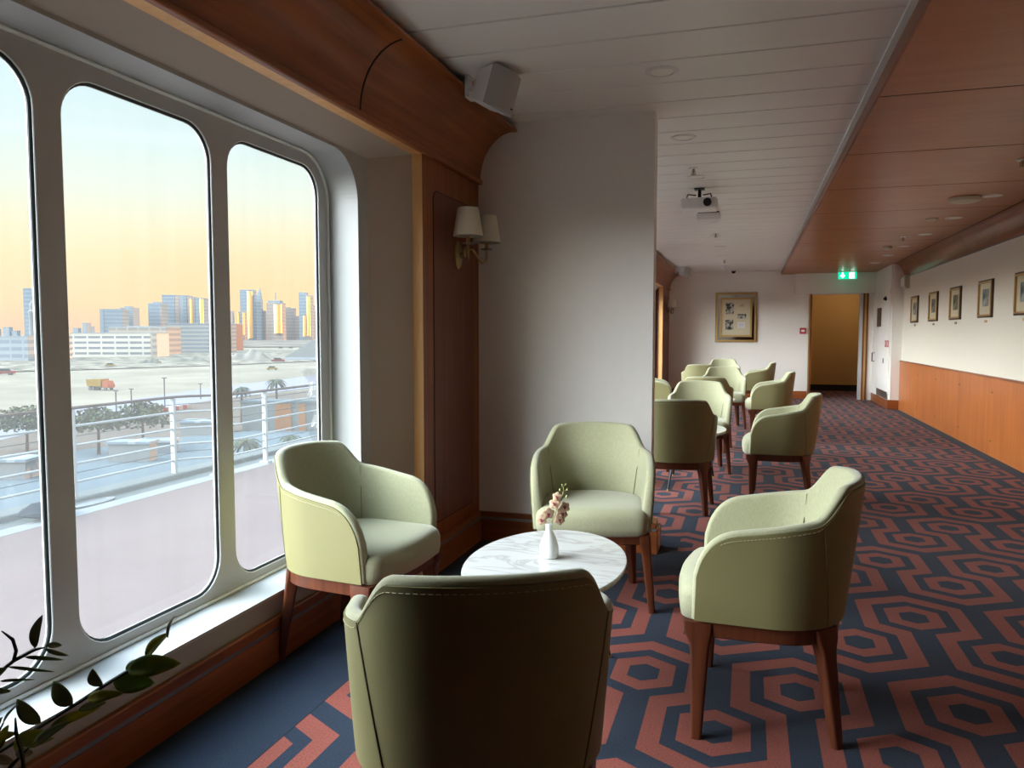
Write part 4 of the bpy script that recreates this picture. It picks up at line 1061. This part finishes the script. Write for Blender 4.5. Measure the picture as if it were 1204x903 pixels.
strip('ground_far', M['far_land'], [(-150, 412), (90, 412), (260, 409), (460, 408), (460, 397), (-150, 397)], .8)
def out_box(name, x0, x1, ytop, dist, m_, depth=None, ybase=None):
    """upright block: pixel columns x0..x1, roof row ytop, seen at distance dist along the view axis; stands on the ground"""
    a = at_d(x0, 393, dist); b = at_d(x1, 393, dist); top = at_d((x0+x1)/2, ytop, dist).z
    u = (b-a); u.z = 0; w = u.length; u.normalize(); n = Vector((-u.y, u.x, 0)); dp = depth or w*.8
    c_ = (a+b)/2
    h = top-G
    return (Vector((c_.x, c_.y, G)), math.atan2(u.y, u.x), w, dp, h)
def facade(name, c1, c2, fl_h=3.6, vert=0, frac=.5, rough=.4, metal=0):
    m, nt, b = newmat(name)
    tc = N(nt, 'ShaderNodeTexCoord'); sp = N(nt, 'ShaderNodeSeparateXYZ'); L(nt, tc.outputs['Object'], sp.inputs[0])
    def stripes(src, p, f):
        d = N(nt, 'ShaderNodeMath', operation='DIVIDE'); L(nt, src, d.inputs[0]); d.inputs[1].default_value = p
        r = N(nt, 'ShaderNodeMath', operation='FRACT'); L(nt, d.outputs[0], r.inputs[0])
        g = N(nt, 'ShaderNodeMath', operation='GREATER_THAN'); L(nt, r.outputs[0], g.inputs[0]); g.inputs[1].default_value = f
        return g.outputs[0]
    fac = stripes(sp.outputs[2], fl_h, frac)
    if vert:
        f2 = stripes(sp.outputs[0], vert, .12); mm = N(nt, 'ShaderNodeMath', operation='MULTIPLY'); L(nt, fac, mm.inputs[0]); L(nt, f2, mm.inputs[1]); fac = mm.outputs[0]
    mx = N(nt, 'ShaderNodeMix', data_type='RGBA'); mx.inputs[6].default_value = (*[c*KV for c in c1], 1); mx.inputs[7].default_value = (*[c*KV for c in c2], 1); L(nt, fac, mx.inputs[0]); b.inputs['Specular IOR Level'].default_value = 0; L(nt, mx.outputs[2], b.inputs['Base Color'])
    b.inputs['Roughness'].default_value = rough; b.inputs['Metallic'].default_value = metal
    return m
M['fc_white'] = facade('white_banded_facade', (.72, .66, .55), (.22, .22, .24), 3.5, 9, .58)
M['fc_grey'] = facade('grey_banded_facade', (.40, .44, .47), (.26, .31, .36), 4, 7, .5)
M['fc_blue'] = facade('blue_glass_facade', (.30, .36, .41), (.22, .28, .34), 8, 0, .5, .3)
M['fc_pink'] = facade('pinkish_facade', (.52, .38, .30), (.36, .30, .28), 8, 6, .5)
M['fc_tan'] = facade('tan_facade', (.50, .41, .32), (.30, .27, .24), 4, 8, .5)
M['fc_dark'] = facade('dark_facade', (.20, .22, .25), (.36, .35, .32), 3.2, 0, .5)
M['orange_clad'] = mat('orange_cladding', (.75, .32, .10), .5)
M['gold_glass'] = mat('sun_gold_glass', (.95, .46, .09), .42, metal=1, noise=.1, nscale=.05)  # sunset reflection put into the orange metal colour
M['dome_white'] = mat('pale_stone', (.60, .62, .62), .6)
def building(label, x0, x1, ytop, dist, m_, depth=None, extras=(), cat='building', group=None, name='building', roof='flat'):
    c_, rz, w, dp, h = out_box('b', x0, x1, ytop, dist, m_, depth)
    o = thing(name, label, cat, c_, rz, group)
    hh = h if roof != 'spire' else h*.72
    box('walls', M[m_], -w/2, w/2, 0, dp, 0, hh, o)
    if roof == 'flat': box('roof_parapet', M['fc_grey'], -w/2-.2, w/2+.2, -.2, dp+.2, hh, hh+h*.012+.3, o)
    if roof == 'plant': box('roof_plant', M['fc_grey'], -w*.25, w*.2, dp*.2, dp*.7, hh, hh*1.05, o); box('roof_parapet', M['fc_grey'], -w/2, w/2, 0, dp, hh, hh+.5, o)
    if roof == 'spire':
        MB().add([(-w/2, 0, hh), (w/2, 0, hh), (w/2, dp, hh), (-w/2, dp, hh), (w*.30, dp/2, h)], [(0,1,4), (1,2,4), (2,3,4), (3,0,4), (3,2,1,0)]).build('spire', M[m_], o)
    if roof == 'mast':
        box('mast', M['fc_grey'], -w*.03, w*.03, dp*.5, dp*.5+w*.06, hh, hh*1.28, o); box('roof_parapet', M['fc_grey'], -w*.42, w*.42, 0, dp, hh, hh*1.06, o)
    for e in extras: e(o, w, dp, h)
    return o
def e_glare(fx0, fx1, hz0, hz1, r=.5):  # curved bay added to a tower to show the sunset glare
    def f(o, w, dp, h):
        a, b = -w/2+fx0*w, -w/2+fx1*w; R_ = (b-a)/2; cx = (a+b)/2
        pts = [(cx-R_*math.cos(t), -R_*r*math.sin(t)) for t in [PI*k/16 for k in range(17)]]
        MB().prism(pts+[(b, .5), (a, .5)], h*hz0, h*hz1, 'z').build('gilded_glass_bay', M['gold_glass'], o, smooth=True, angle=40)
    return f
def e_strip(fx0, fx1, m_, z0=0, z1=1):
    def f(o, w, dp, h): box('facade_strip', M[m_], -w/2+fx0*w, -w/2+fx1*w, -.4, .3, h*z0, h*z1, o)
    return f
# near blocks
building('long white five-storey block with dark window bands seen through the middle pane', 84, 184, 392, 500, 'fc_white', 18, (e_strip(.93, 1.0, 'fc_tan'),))
building('grey low block with small windows at the left picture edge, beyond the lot', -40, 32, 396, 430, 'fc_grey', 20)
building('pale low block right beside the window mullion, left of the long white one', 33, 66, 396, 455, 'fc_white', 16)
building('beige block behind the right end of the long white building', 128, 196, 385, 560, 'fc_tan', 24, roof='plant')
building('dark wide block with pale bands left of the right-hand mullion', 196, 262, 381, 620, 'fc_dark', 30)
building('orange-banded low block just right of the right-hand mullion', 266, 277, 381, 700, 'orange_clad', 20)
# towers
tw = building('tall slender blue-grey tower rising by the left mullion', 29, 47, 340, 1500, 'fc_blue', 30)
dm = thing('domed_tower', 'pale round tower with a dome in front of the slender blue-grey tower', 'building', out_box('d', 35.5, 46, 352, 1300, None)[0])
MB().lathe([(0, 0), (7.5, 0), (7.5, 48), (8.6, 50), (8.6, 54), (6.0, 56), (6.0, 62)], n=24).build('shaft', M['dome_white'], dm, smooth=True, angle=30)
MB().lathe([(6.4, 62), (6.0, 66), (4, 70), (1, 73), (0, 76)], n=24).build('dome', M['dome_white'], dm, smooth=True)
building('blue-grey tower pair over the long white block, wider left part', 118, 144, 364, 1600, 'fc_blue', 30, (e_strip(0, .18, 'fc_grey'),))
building('pale tower with a mast, right-hand of the pair over the white block', 142, 157, 362, 1650, 'fc_grey', 30, roof='plant')
building('short blue-grey tower left of the tall cluster', 175, 191, 357, 1700, 'fc_blue', 30, (e_strip(.85, 1.0, 'fc_pink', 0, .9),), roof='plant')
building('tall grey-blue tower of the cluster in the middle pane', 191.5, 206.5, 347.5, 1750, 'fc_blue', 34)
building('grey and pink striped tower in the middle of the cluster', 207, 220.5, 348, 1750, 'fc_grey', 34, (e_strip(.0, .35, 'fc_pink'), e_strip(.7, 1, 'fc_blue')))
building('tower with glowing orange flank in the cluster', 221, 229.7, 350, 1750, 'fc_pink', 30, (e_glare(.35, .75, .05, .96),))
building('rightmost cluster tower with a bright golden flank', 230.3, 240, 351, 1750, 'fc_blue', 30, (e_glare(.55, .98, .05, .98),))
building('faint small grey tower left of the pair', 97, 102, 380, 1800, 'fc_grey', 20, group=None)
building('grey tower with a bright golden edge in the right pane', 283, 298, 341.5, 1900, 'fc_blue', 30, (e_glare(.55, .98, .04, .98),))
building('low tower with golden crown at the foot of the golden-edged tower', 279.5, 288, 367, 1850, 'fc_pink', 20, (e_glare(.05, .30, .2, .98), e_glare(.75, .98, .2, .98)))
building('tapering spired tower right of the golden-edged tower', 300, 307, 337, 1950, 'fc_blue', 20, roof='spire')
building('reddish tower with a mast behind the glare in the right pane', 314, 331, 356, 1900, 'fc_pink', 30, roof='mast')
building('tower whose rounded glass front catches the sunset glare', 322, 333, 357, 1800, 'fc_pink', 24, (e_glare(.05, .95, .2, .97, .8),))
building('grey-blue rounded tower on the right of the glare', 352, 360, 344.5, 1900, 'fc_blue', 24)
building('slim golden tower beside the grey-blue rounded one', 360, 367, 348, 1880, 'fc_pink', 20, (e_glare(.2, .75, .1, .98), e_glare(-.5, .1, .1, .55)))
rr_ = random.Random(11)
pos = ['left of', 'just right of', 'far right of']
for k, (a, b, yt) in enumerate(((288, 294, 371), (306, 312, 366), (334, 341, 362), (341, 347, 363), (346, 352, 372), (367, 374, 360), (374, 380, 366), (268, 274, 366), (296, 303, 372))):
    building('hazy reddish low tower in the right pane skyline, %s in order from the left' % ['third', 'fifth', 'sixth', 'seventh', 'eighth', 'ninth', 'tenth', 'first', 'fourth'][k], a, b, yt, 1965, 'fc_pink', 14, group='hazy low towers in the right pane', name='low_tower')
for k, (a, b, yt) in enumerate(((-12, -3, 387), (4, 11, 385), (14, 20, 389), (86, 92, 386), (104, 108, 384), (160, 168, 388))):
    building('faint distant block on the left skyline, %s from the left edge' % ord_[k].replace('nearest', 'first'), a, b, yt, 1900, 'fc_grey', 14, group='faint distant skyline blocks', name='low_tower')

# tent, truck, orange hall and yard items
tp = gp(362, 424)
tn = thing('white_tent', 'large white pitched tent roof at the right edge of the right pane', 'tent', tp, YAW*-1)
MB().add([(-13, 0, 0), (13, 0, 0), (13, 22, 0), (-13, 22, 0), (-13, 0, 2.2), (13, 0, 2.2), (13, 22, 2.2), (-13, 22, 2.2), (5, 0, 13), (5, 22, 13)], [(0,1,5,8,4), (3,7,9,6,2), (4,8,9,7), (5,6,9,8), (0,4,7,3), (1,2,6,5)]).build('canopy', M['dome_white'], tn)
box('side_wall', M['fc_grey'], -12.9, 12.9, -.1, 0, 0, 2.0, tn)
tkp = (gp(111, 458.5)+gp(126, 459))/2
a = gp(111, 458); b = gp(126, 458.5); dr = (b-a)
tk = thing('dump_truck', 'small orange and yellow dump truck on the pale lot', 'truck', (tkp.x, tkp.y, G), math.atan2(dr.y, dr.x))
M['truck_y'] = mat('truck_yellow', (.62, .40, .08), .5); M['truck_o'] = mat('truck_orange', (.75, .22, .08), .5)
MB().add([(-3.6, -1.2, 1.1), (1.4, -1.2, 1.1), (1.4, 1.2, 1.1), (-3.6, 1.2, 1.1), (-3.9, -1.3, 2.9), (1.6, -1.3, 3.1), (1.6, 1.3, 3.1), (-3.9, 1.3, 2.9)], [(0,3,2,1), (4,5,6,7), (0,1,5,4), (1,2,6,5), (2,3,7,6), (3,0,4,7)]).build('tipper_bed', M['truck_y'], tk)
MB().prism([(1.8, .8), (3.9, .8), (3.9, 1.6), (3.2, 2.6), (1.8, 2.7)], -1.15, 1.15, 'y').build('cab', M['truck_o'], tk)
box('chassis', M['dark'], -3.5, 3.7, -.8, .8, .7, 1.1, tk)
for x in (-2.7, -1.5, 2.8):
    for y in (-1.0, 1.0): MB().lathe([(0, -.18), (.5, -.18), (.5, .18), (0, .18)], n=14, mtx=Matrix.Translation((x, y, .5)) @ Matrix.Rotation(PI/2, 4, 'X')).build('wheel', M['dark'], tk)
def block(name, label, cat, x0, x1, ybase, hgt, m_, depth, group=None, roofm=None):
    a, b = gp(x0, ybase), gp(x1, ybase); u = b-a; c_ = (a+b)/2; w = u.length
    o = thing(name, label, cat, (c_.x, c_.y, G), math.atan2(u.y, u.x), group)
    box('walls', M[m_], -w/2, w/2, 0, depth, 0, hgt, o); box('roof', M[roofm or 'fc_grey'], -w/2-.2, w/2+.2, -.2, depth+.2, hgt, hgt+.3, o)
    return o
block('warehouse', 'low hall with orange doors seen through the railing in the right pane', 'building', 285, 372, 508, 4.6, 'deck_grey', 3, roofm='asphalt_blue')
for k, (a, b) in enumerate(((324, 343), (351, 360))):
    p0, p1 = gp(a, 508), gp(b, 508); u = p1-p0; c_ = (p0+p1)/2
    n = Vector((u.y, -u.x, 0)).normalized()
    o = [x for x in bpy.data.objects if x.name == 'warehouse'][0]
    q = box('orange_door', M['orange_clad'], -u.length/2, u.length/2, -.06, .0, .2, 4.4, None)
    q.parent = o; q.location = o.matrix_world.inverted() @ c_ if False else Matrix.LocRotScale(o.location, o.rotation_euler, (1,1,1)).inverted() @ Vector((c_.x, c_.y, G))
block('white_cabin', 'long white low cabin on the yard behind the railing, middle pane', 'cabin', 128, 176, 545, 2.3, 'dome_white', 2)
block('white_cabin', 'white cabin nearer the right-hand mullion on the yard', 'cabin', 212, 248, 513, 2.0, 'dome_white', 3)
block('white_cabin', 'white cabin at the left edge of the yard behind the railing', 'cabin', -10, 30, 566, 2.0, 'dome_white', 3)
block('ship_container', 'dark vehicle-sized block parked beside the long white cabin', 'container', 160, 200, 535, 1.6, 'fc_dark', 2.5)
def tree(label, x, ybase, h, r, seed):
    p_ = gp(x, ybase); o = thing('round_tree', label, 'tree', (p_.x, p_.y, G)); rn = random.Random(seed)
    MB().tube([(0, 0, 0), (.1, 0, h*.3), (0, .1, h*.55)], [.22, .17, .12], 8).build('trunk', M['bark'], o)
    mb = MB()
    for k in range(900):
        a, b_2 = rn.uniform(0, 2*PI), math.acos(rn.uniform(-.5, 1)); q = (rn.random()**.4)
        lump = 1+.22*math.sin(3*a+seed)*math.sin(2*b_2)
        c_ = Vector((r*q*lump*math.sin(b_2)*math.cos(a), r*q*lump*math.sin(b_2)*math.sin(a), h*.60+r*.62*q*math.cos(b_2)))
        s_ = rn.uniform(.16, .34); d1 = Vector((rn.uniform(-1, 1), rn.uniform(-1, 1), rn.uniform(-1, 1))).normalized(); d2 = d1.orthogonal().normalized()
        b0 = len(mb.v); mb.v += [tuple(c_+d1*s_), tuple(c_+d2*s_*.7), tuple(c_-d1*s_), tuple(c_-d2*s_*.7)]; mb.f.append((b0, b0+1, b0+2, b0+3))
    mb.build('crown', M['tree_green'], o)
M['bark'] = mat('dusty_bark', (.20, .15, .11), .9)
M['tree_green'] = mat('dusty_tree_leaf', (.20, .24, .12), .8, noise=.3, nscale=.6)
M['palm_green'] = mat('dusty_palm_leaf', (.17, .20, .14), .8)
tree('bushy tree behind the railing at the left, in the left pane', 32, 532, 6.5, 3.6, 1)
tree('wide bushy tree behind the railing, left of two in the middle pane', 116, 536, 7.0, 3.0, 2)
tree('bushy tree behind the railing, right of two in the middle pane', 168, 530, 7.2, 3.6, 3)
def palm(label, x, ybase, h, r, seed):
    p_ = gp(x, ybase); o = thing('palm_tree', label, 'palm tree', (p_.x, p_.y, G), 0, 'palms along the port road'); rn = random.Random(seed)
    MB().tube([(0, 0, 0), (.15, 0, h*.5), (.05, .1, h)], [.28, .2, .17], 8).build('trunk', M['bark'], o)
    mb = MB()
    for k in range(22):
        a = 2*PI*k/22+rn.uniform(-.1, .1); up = rn.uniform(.1, .9); dr = Vector((math.cos(a), math.sin(a), 0)); sd = Vector((-dr.y, dr.x, 0))
        pts = [Vector((.05, .1, h))+dr*(r*u)+Vector((0, 0, r*(up*u-1.1*u*u))) for u in (0, .2, .4, .6, .8, 1)]
        b0 = len(mb.v)
        for i, q in enumerate(pts):
            w = .28*math.sin(PI*(.1+.85*i/5)); mb.v += [tuple(q-sd*w-Vector((0, 0, w*.5))), tuple(q), tuple(q+sd*w-Vector((0, 0, w*.5)))]
        for i in range(5):
            b1 = b0+i*3; mb.f += [(b1, b1+1, b1+4, b1+3), (b1+1, b1+2, b1+5, b1+4)]
    mb.build('fronds', M['palm_green'], o)
palm('date palm standing against the road, left of two in the right pane', 284, 500, 6.2, 1.7, 1)
palm('date palm standing against the road, right of two in the right pane', 325, 500, 7.4, 1.9, 2)
palm('low palm crown below the handrail, left one in the right pane', 290, 560, 3.8, 1.8, 3)
palm('low palm crown below the handrail, right one beside the plastic sheet', 342, 552, 3.6, 1.6, 4)
# red-white barriers, lamp posts, rubble mounds
M['barrier_w'] = mat('barrier_white', (.75, .74, .72), .6); M['barrier_r'] = mat('barrier_red', (.60, .10, .08), .6)
for row, (xa, ya, xb, yb, n_, nm) in enumerate(((94, 498, 114, 494, 4, 'left end'), (165, 489, 200, 484, 6, 'middle'), (202, 484, 226, 480, 5, 'right end'))):
    first = None
    for k in range(n_):
        p_ = gp(xa+(xb-xa)*k/n_, ya+(yb-ya)*k/n_)
        if first is None:
            o = box('road_barrier', M['barrier_w'], -.55, .55, -.25, .25, 0, .9, bevel=.1); first = o; o2 = o.data.copy(); o2.materials.clear(); o2.materials.append(M['barrier_r'])
        else:
            o = first.copy(); COL.objects.link(o); o.data = first.data if k % 2 == 0 else o2
        o.location = (p_.x, p_.y, G+.03); o.rotation_euler = (0, 0, 1.2)
        tag(o, ('white' if k % 2 == 0 else 'red')+' plastic barrier in the %s of the red and white row beyond the railing' % nm, 'barrier', 'red and white road barriers, %s, %s' % (nm, 'white' if k % 2 == 0 else 'red'))
for k, (x, yb, yt, lab) in enumerate(((137, 490, 459, 'grey pole over the railing, left of the pair in the middle pane'), (155, 486, 457, 'grey pole over the railing, right of the pair in the middle pane'), (194, 482, 444, 'dark floodlight pole on the lot in the middle pane'), (236, 470, 451, 'blue pole leaning near the right-hand mullion'))):
    p_ = gp(x, yb); d = (p_-CV).dot(FV); top = at_d(x, yt, d).z
    o = thing('lamp_post', lab, 'pole', (p_.x, p_.y, G)); MB().tube([(0, 0, 0), (0, 0, top-G)], .12, 8).build('pole', M['wire'], o); box('lamp_head', M['wire'], -.5, .5, -.12, .12, top-G-.15, top-G+.05, o)
def mound(label, x0, x1, ybase, h, m_):
    a, b = gp(x0, ybase), gp(x1, ybase); u = b-a; w = u.length; c_ = (a+b)/2; mb = MB(); nx, ny = 24, 10
    for i in range(nx+1):
        for j in range(ny+1):
            x, y = -1+2*i/nx, j/ny*2-1
            z = max(0, (1-abs(x)**2.2)*(1-y*y))*h*(.8+.2*math.sin(5*x+3*y)+.15*math.sin(13*x)); mb.v.append((x*w/2, y*w*.18, z))
    for i in range(nx):
        for j in range(ny): q = i*(ny+1)+j; mb.f.append((q, q+1, q+ny+2, q+ny+1))
    o = mb.build('earth_mound', m_, smooth=True); o.location = (c_.x, c_.y, G); o.rotation_euler = (0, 0, math.atan2(u.y, u.x)); tag(o, label, 'mound')
M['mound_g'] = mat('greenish_earth', (.33, .33, .27), .9, noise=.2, nscale=.2); M['mound_s'] = mat('sandy_earth', (.55, .50, .42), .9, noise=.15, nscale=.2)
mound('low greenish earth mound behind the lot, left in the middle pane', 162, 192, 428, 3.2, M['mound_g'])
mound('low greenish earth mound behind the lot, right in the middle pane', 200, 250, 426, 3.0, M['mound_g'])
mound('long sandy mound in the right pane beyond the lot', 262, 322, 424, 6.5, M['mound_s'])
M['car'] = [mat('car_white', (.75, .75, .75), .4), mat('car_red', (.6, .08, .08), .4), mat('car_dark', (.08, .09, .1), .4), mat('car_yellow', (.8, .55, .1), .4)]
cars = [(5, 441, 1, 'red car at the left edge of the lot'), (130, 431, 3, 'yellow excavator-like vehicle on the rubble strip'), (184, 427, 3, 'small yellow vehicle on the rubble strip in the middle pane'), (222, 409, 1, 'red vehicle in front of the dark banded block'), (214, 405, 0, 'white vehicle in front of the dark banded block'), (278, 420, 1, 'red vehicle at the foot of the sandy mound, left'), (327, 426, 1, 'red vehicle at the right of the sandy mound'), (320, 435, 3, 'yellow vehicle on the road beyond the palms'), (330, 410, 0, 'white vehicle below the glare'), (342, 410, 0, 'white vehicle just right of the one below the glare')]
for x, y, c_, lab in cars:
    p_ = gp(x, y); s_ = 1.0 if c_ != 1 else 1.5
    o = thing('parked_vehicle', lab, 'vehicle', (p_.x, p_.y, G), .6)
    box('body', M['car'][c_], -2.3*s_, 2.3*s_, -.9*s_, .9*s_, .35*s_, 1.0*s_, o, bevel=.15); MB().prism([(-1.6*s_, 1.0*s_), (1.4*s_, 1.0*s_), (.8*s_, 1.6*s_), (-1.2*s_, 1.6*s_)], -.8*s_, .8*s_, 'y').build('cabin', M['car'][2], o)
    for wx in (-1.4, 1.4):
        MB().lathe([(0, -.95*s_), (.36*s_, -.95*s_), (.36*s_, .95*s_), (0, .95*s_)], n=12, mtx=Matrix.Translation((wx*s_, 0, .36*s_)) @ Matrix.Rotation(PI/2, 4, 'X')).build('wheels', M['dark'], o)

# ------------------------------------------------------------------ sky and sun
w = bpy.data.worlds.new('sky'); C.world = w; w.use_nodes = True; nt = w.node_tree; nt.nodes.clear()
out = N(nt, 'ShaderNodeOutputWorld'); bg = N(nt, 'ShaderNodeBackground'); L(nt, bg.outputs[0], out.inputs[0])
tc = N(nt, 'ShaderNodeTexCoord'); sp = N(nt, 'ShaderNodeSeparateXYZ'); L(nt, tc.outputs['Generated'], sp.inputs[0])
rp_ = N(nt, 'ShaderNodeValToRGB'); cr = rp_.color_ramp
stops = [(0.0, (232, 190, 150)), (.035, (243, 207, 150)), (.09, (242, 222, 165)), (.12, (238, 229, 184)), (.165, (226, 233, 212)), (.22, (210, 231, 227)), (.30, (197, 227, 236)), (.7, (190, 216, 235)), (1, (175, 205, 230))]
while len(cr.elements) < len(stops): cr.elements.new(.5)
for e, (p_, c_) in zip(cr.elements, stops): e.position = p_; e.color = (*rgb8(*c_), 1)
L(nt, sp.outputs[2], rp_.inputs['Fac'])
def wm(op, a, b_=None, c_=None, clamp=False):
    n = N(nt, 'ShaderNodeMath', operation=op); n.use_clamp = clamp
    for i, v in enumerate((a, b_, c_)):
        if v is None: continue
        if isinstance(v, (int, float)): n.inputs[i].default_value = v
        else: L(nt, v, n.inputs[i])
    return n.outputs[0]
# sky boosted out of view, abeam and overhead, to light the room
sd = (-.88, -.42, .20); ln = math.sqrt(sum(v*v for v in sd)); sd = [v/ln for v in sd]
dot = wm('ADD', wm('ADD', wm('MULTIPLY', sp.outputs[0], sd[0]), wm('MULTIPLY', sp.outputs[1], sd[1])), wm('MULTIPLY', sp.outputs[2], sd[2]))
def sstep(v, a, b):
    n = N(nt, 'ShaderNodeMapRange'); n.interpolation_type = 'SMOOTHSTEP'; L(nt, v, n.inputs[0]); n.inputs[1].default_value = a; n.inputs[2].default_value = b; return n.outputs[0]
side = wm('MULTIPLY', sstep(dot, .56, .88), sstep(sp.outputs[2], -.02, .05))
up = sstep(sp.outputs[2], .42, .85)
SKY_SIDE, SKY_UP = 27.0, 8.0
stg = wm('ADD', wm('MULTIPLY_ADD', side, SKY_SIDE, 1.0), wm('MULTIPLY', up, SKY_UP))
# thin contrail band
band = wm('SUBTRACT', sp.outputs[2], wm('MULTIPLY_ADD', sp.outputs[0], .035, .245))
bn = N(nt, 'ShaderNodeTexNoise'); bn.inputs['Scale'].default_value = 7; L(nt, tc.outputs['Generated'], bn.inputs['Vector'])
bw = wm('SUBTRACT', 1, wm('MULTIPLY', wm('ABSOLUTE', band), 110), None, True)
stg = wm('ADD', stg, wm('MULTIPLY', wm('MULTIPLY', bw, bn.outputs['Fac']), .14))
cm = N(nt, 'ShaderNodeMix', data_type='RGBA'); L(nt, side, cm.inputs[0]); L(nt, rp_.outputs['Color'], cm.inputs[6]); cm.inputs[7].default_value = (.745, .82, .855, 1)
# warm glow low on the horizon ahead
gz = (-.57, .82, .02); gd_ = wm('ADD', wm('ADD', wm('MULTIPLY', sp.outputs[0], gz[0]), wm('MULTIPLY', sp.outputs[1], gz[1])), wm('MULTIPLY', sp.outputs[2], gz[2]))
gl_ = wm('MULTIPLY', sstep(gd_, .975, 1.0), wm('SUBTRACT', 1, sstep(sp.outputs[2], .02, .17)))
cg = N(nt, 'ShaderNodeMix', data_type='RGBA'); L(nt, wm('MULTIPLY', gl_, .75), cg.inputs[0]); L(nt, cm.outputs[2], cg.inputs[6]); cg.inputs[7].default_value = (*rgb8(250, 204, 128), 1)
L(nt, cg.outputs[2], bg.inputs['Color']); L(nt, stg, bg.inputs['Strength'])

sl = bpy.data.lights.new('low_sun', 'SUN'); sl.energy = 7; sl.color = (1, .50, .18); sl.angle = math.radians(.6)
so = bpy.data.objects.new('low_sun', sl); COL.objects.link(so)
az, elv = math.radians(68), math.radians(4.0)
sv = Vector((math.sin(az)*math.cos(elv), math.cos(az)*math.cos(elv), math.sin(elv)))
so.rotation_euler = sv.to_track_quat('Z', 'Y').to_euler()

pll = bpy.data.lights.new('passage_lamp', 'POINT'); pll.energy = 9; pll.color = (1, .80, .55); pll.shadow_soft_size = .12
plo = bpy.data.objects.new('passage_lamp', pll); COL.objects.link(plo); plo.location = (1.9, 16.6, 2.15)
# ------------------------------------------------------------------ render look
C.view_settings.view_transform = 'Standard'; C.view_settings.look = 'None'; C.view_settings.gamma = 1; C.view_settings.use_curve_mapping = False
C.view_settings.exposure = 0.0
C.cycles.use_denoising = True
C.cycles.max_bounces = 10; C.cycles.diffuse_bounces = 6; C.cycles.glossy_bounces = 4; C.cycles.transparent_max_bounces = 12
C.cycles.caustics_reflective = False; C.cycles.caustics_refractive = False
C.cycles.sample_clamp_indirect = 6
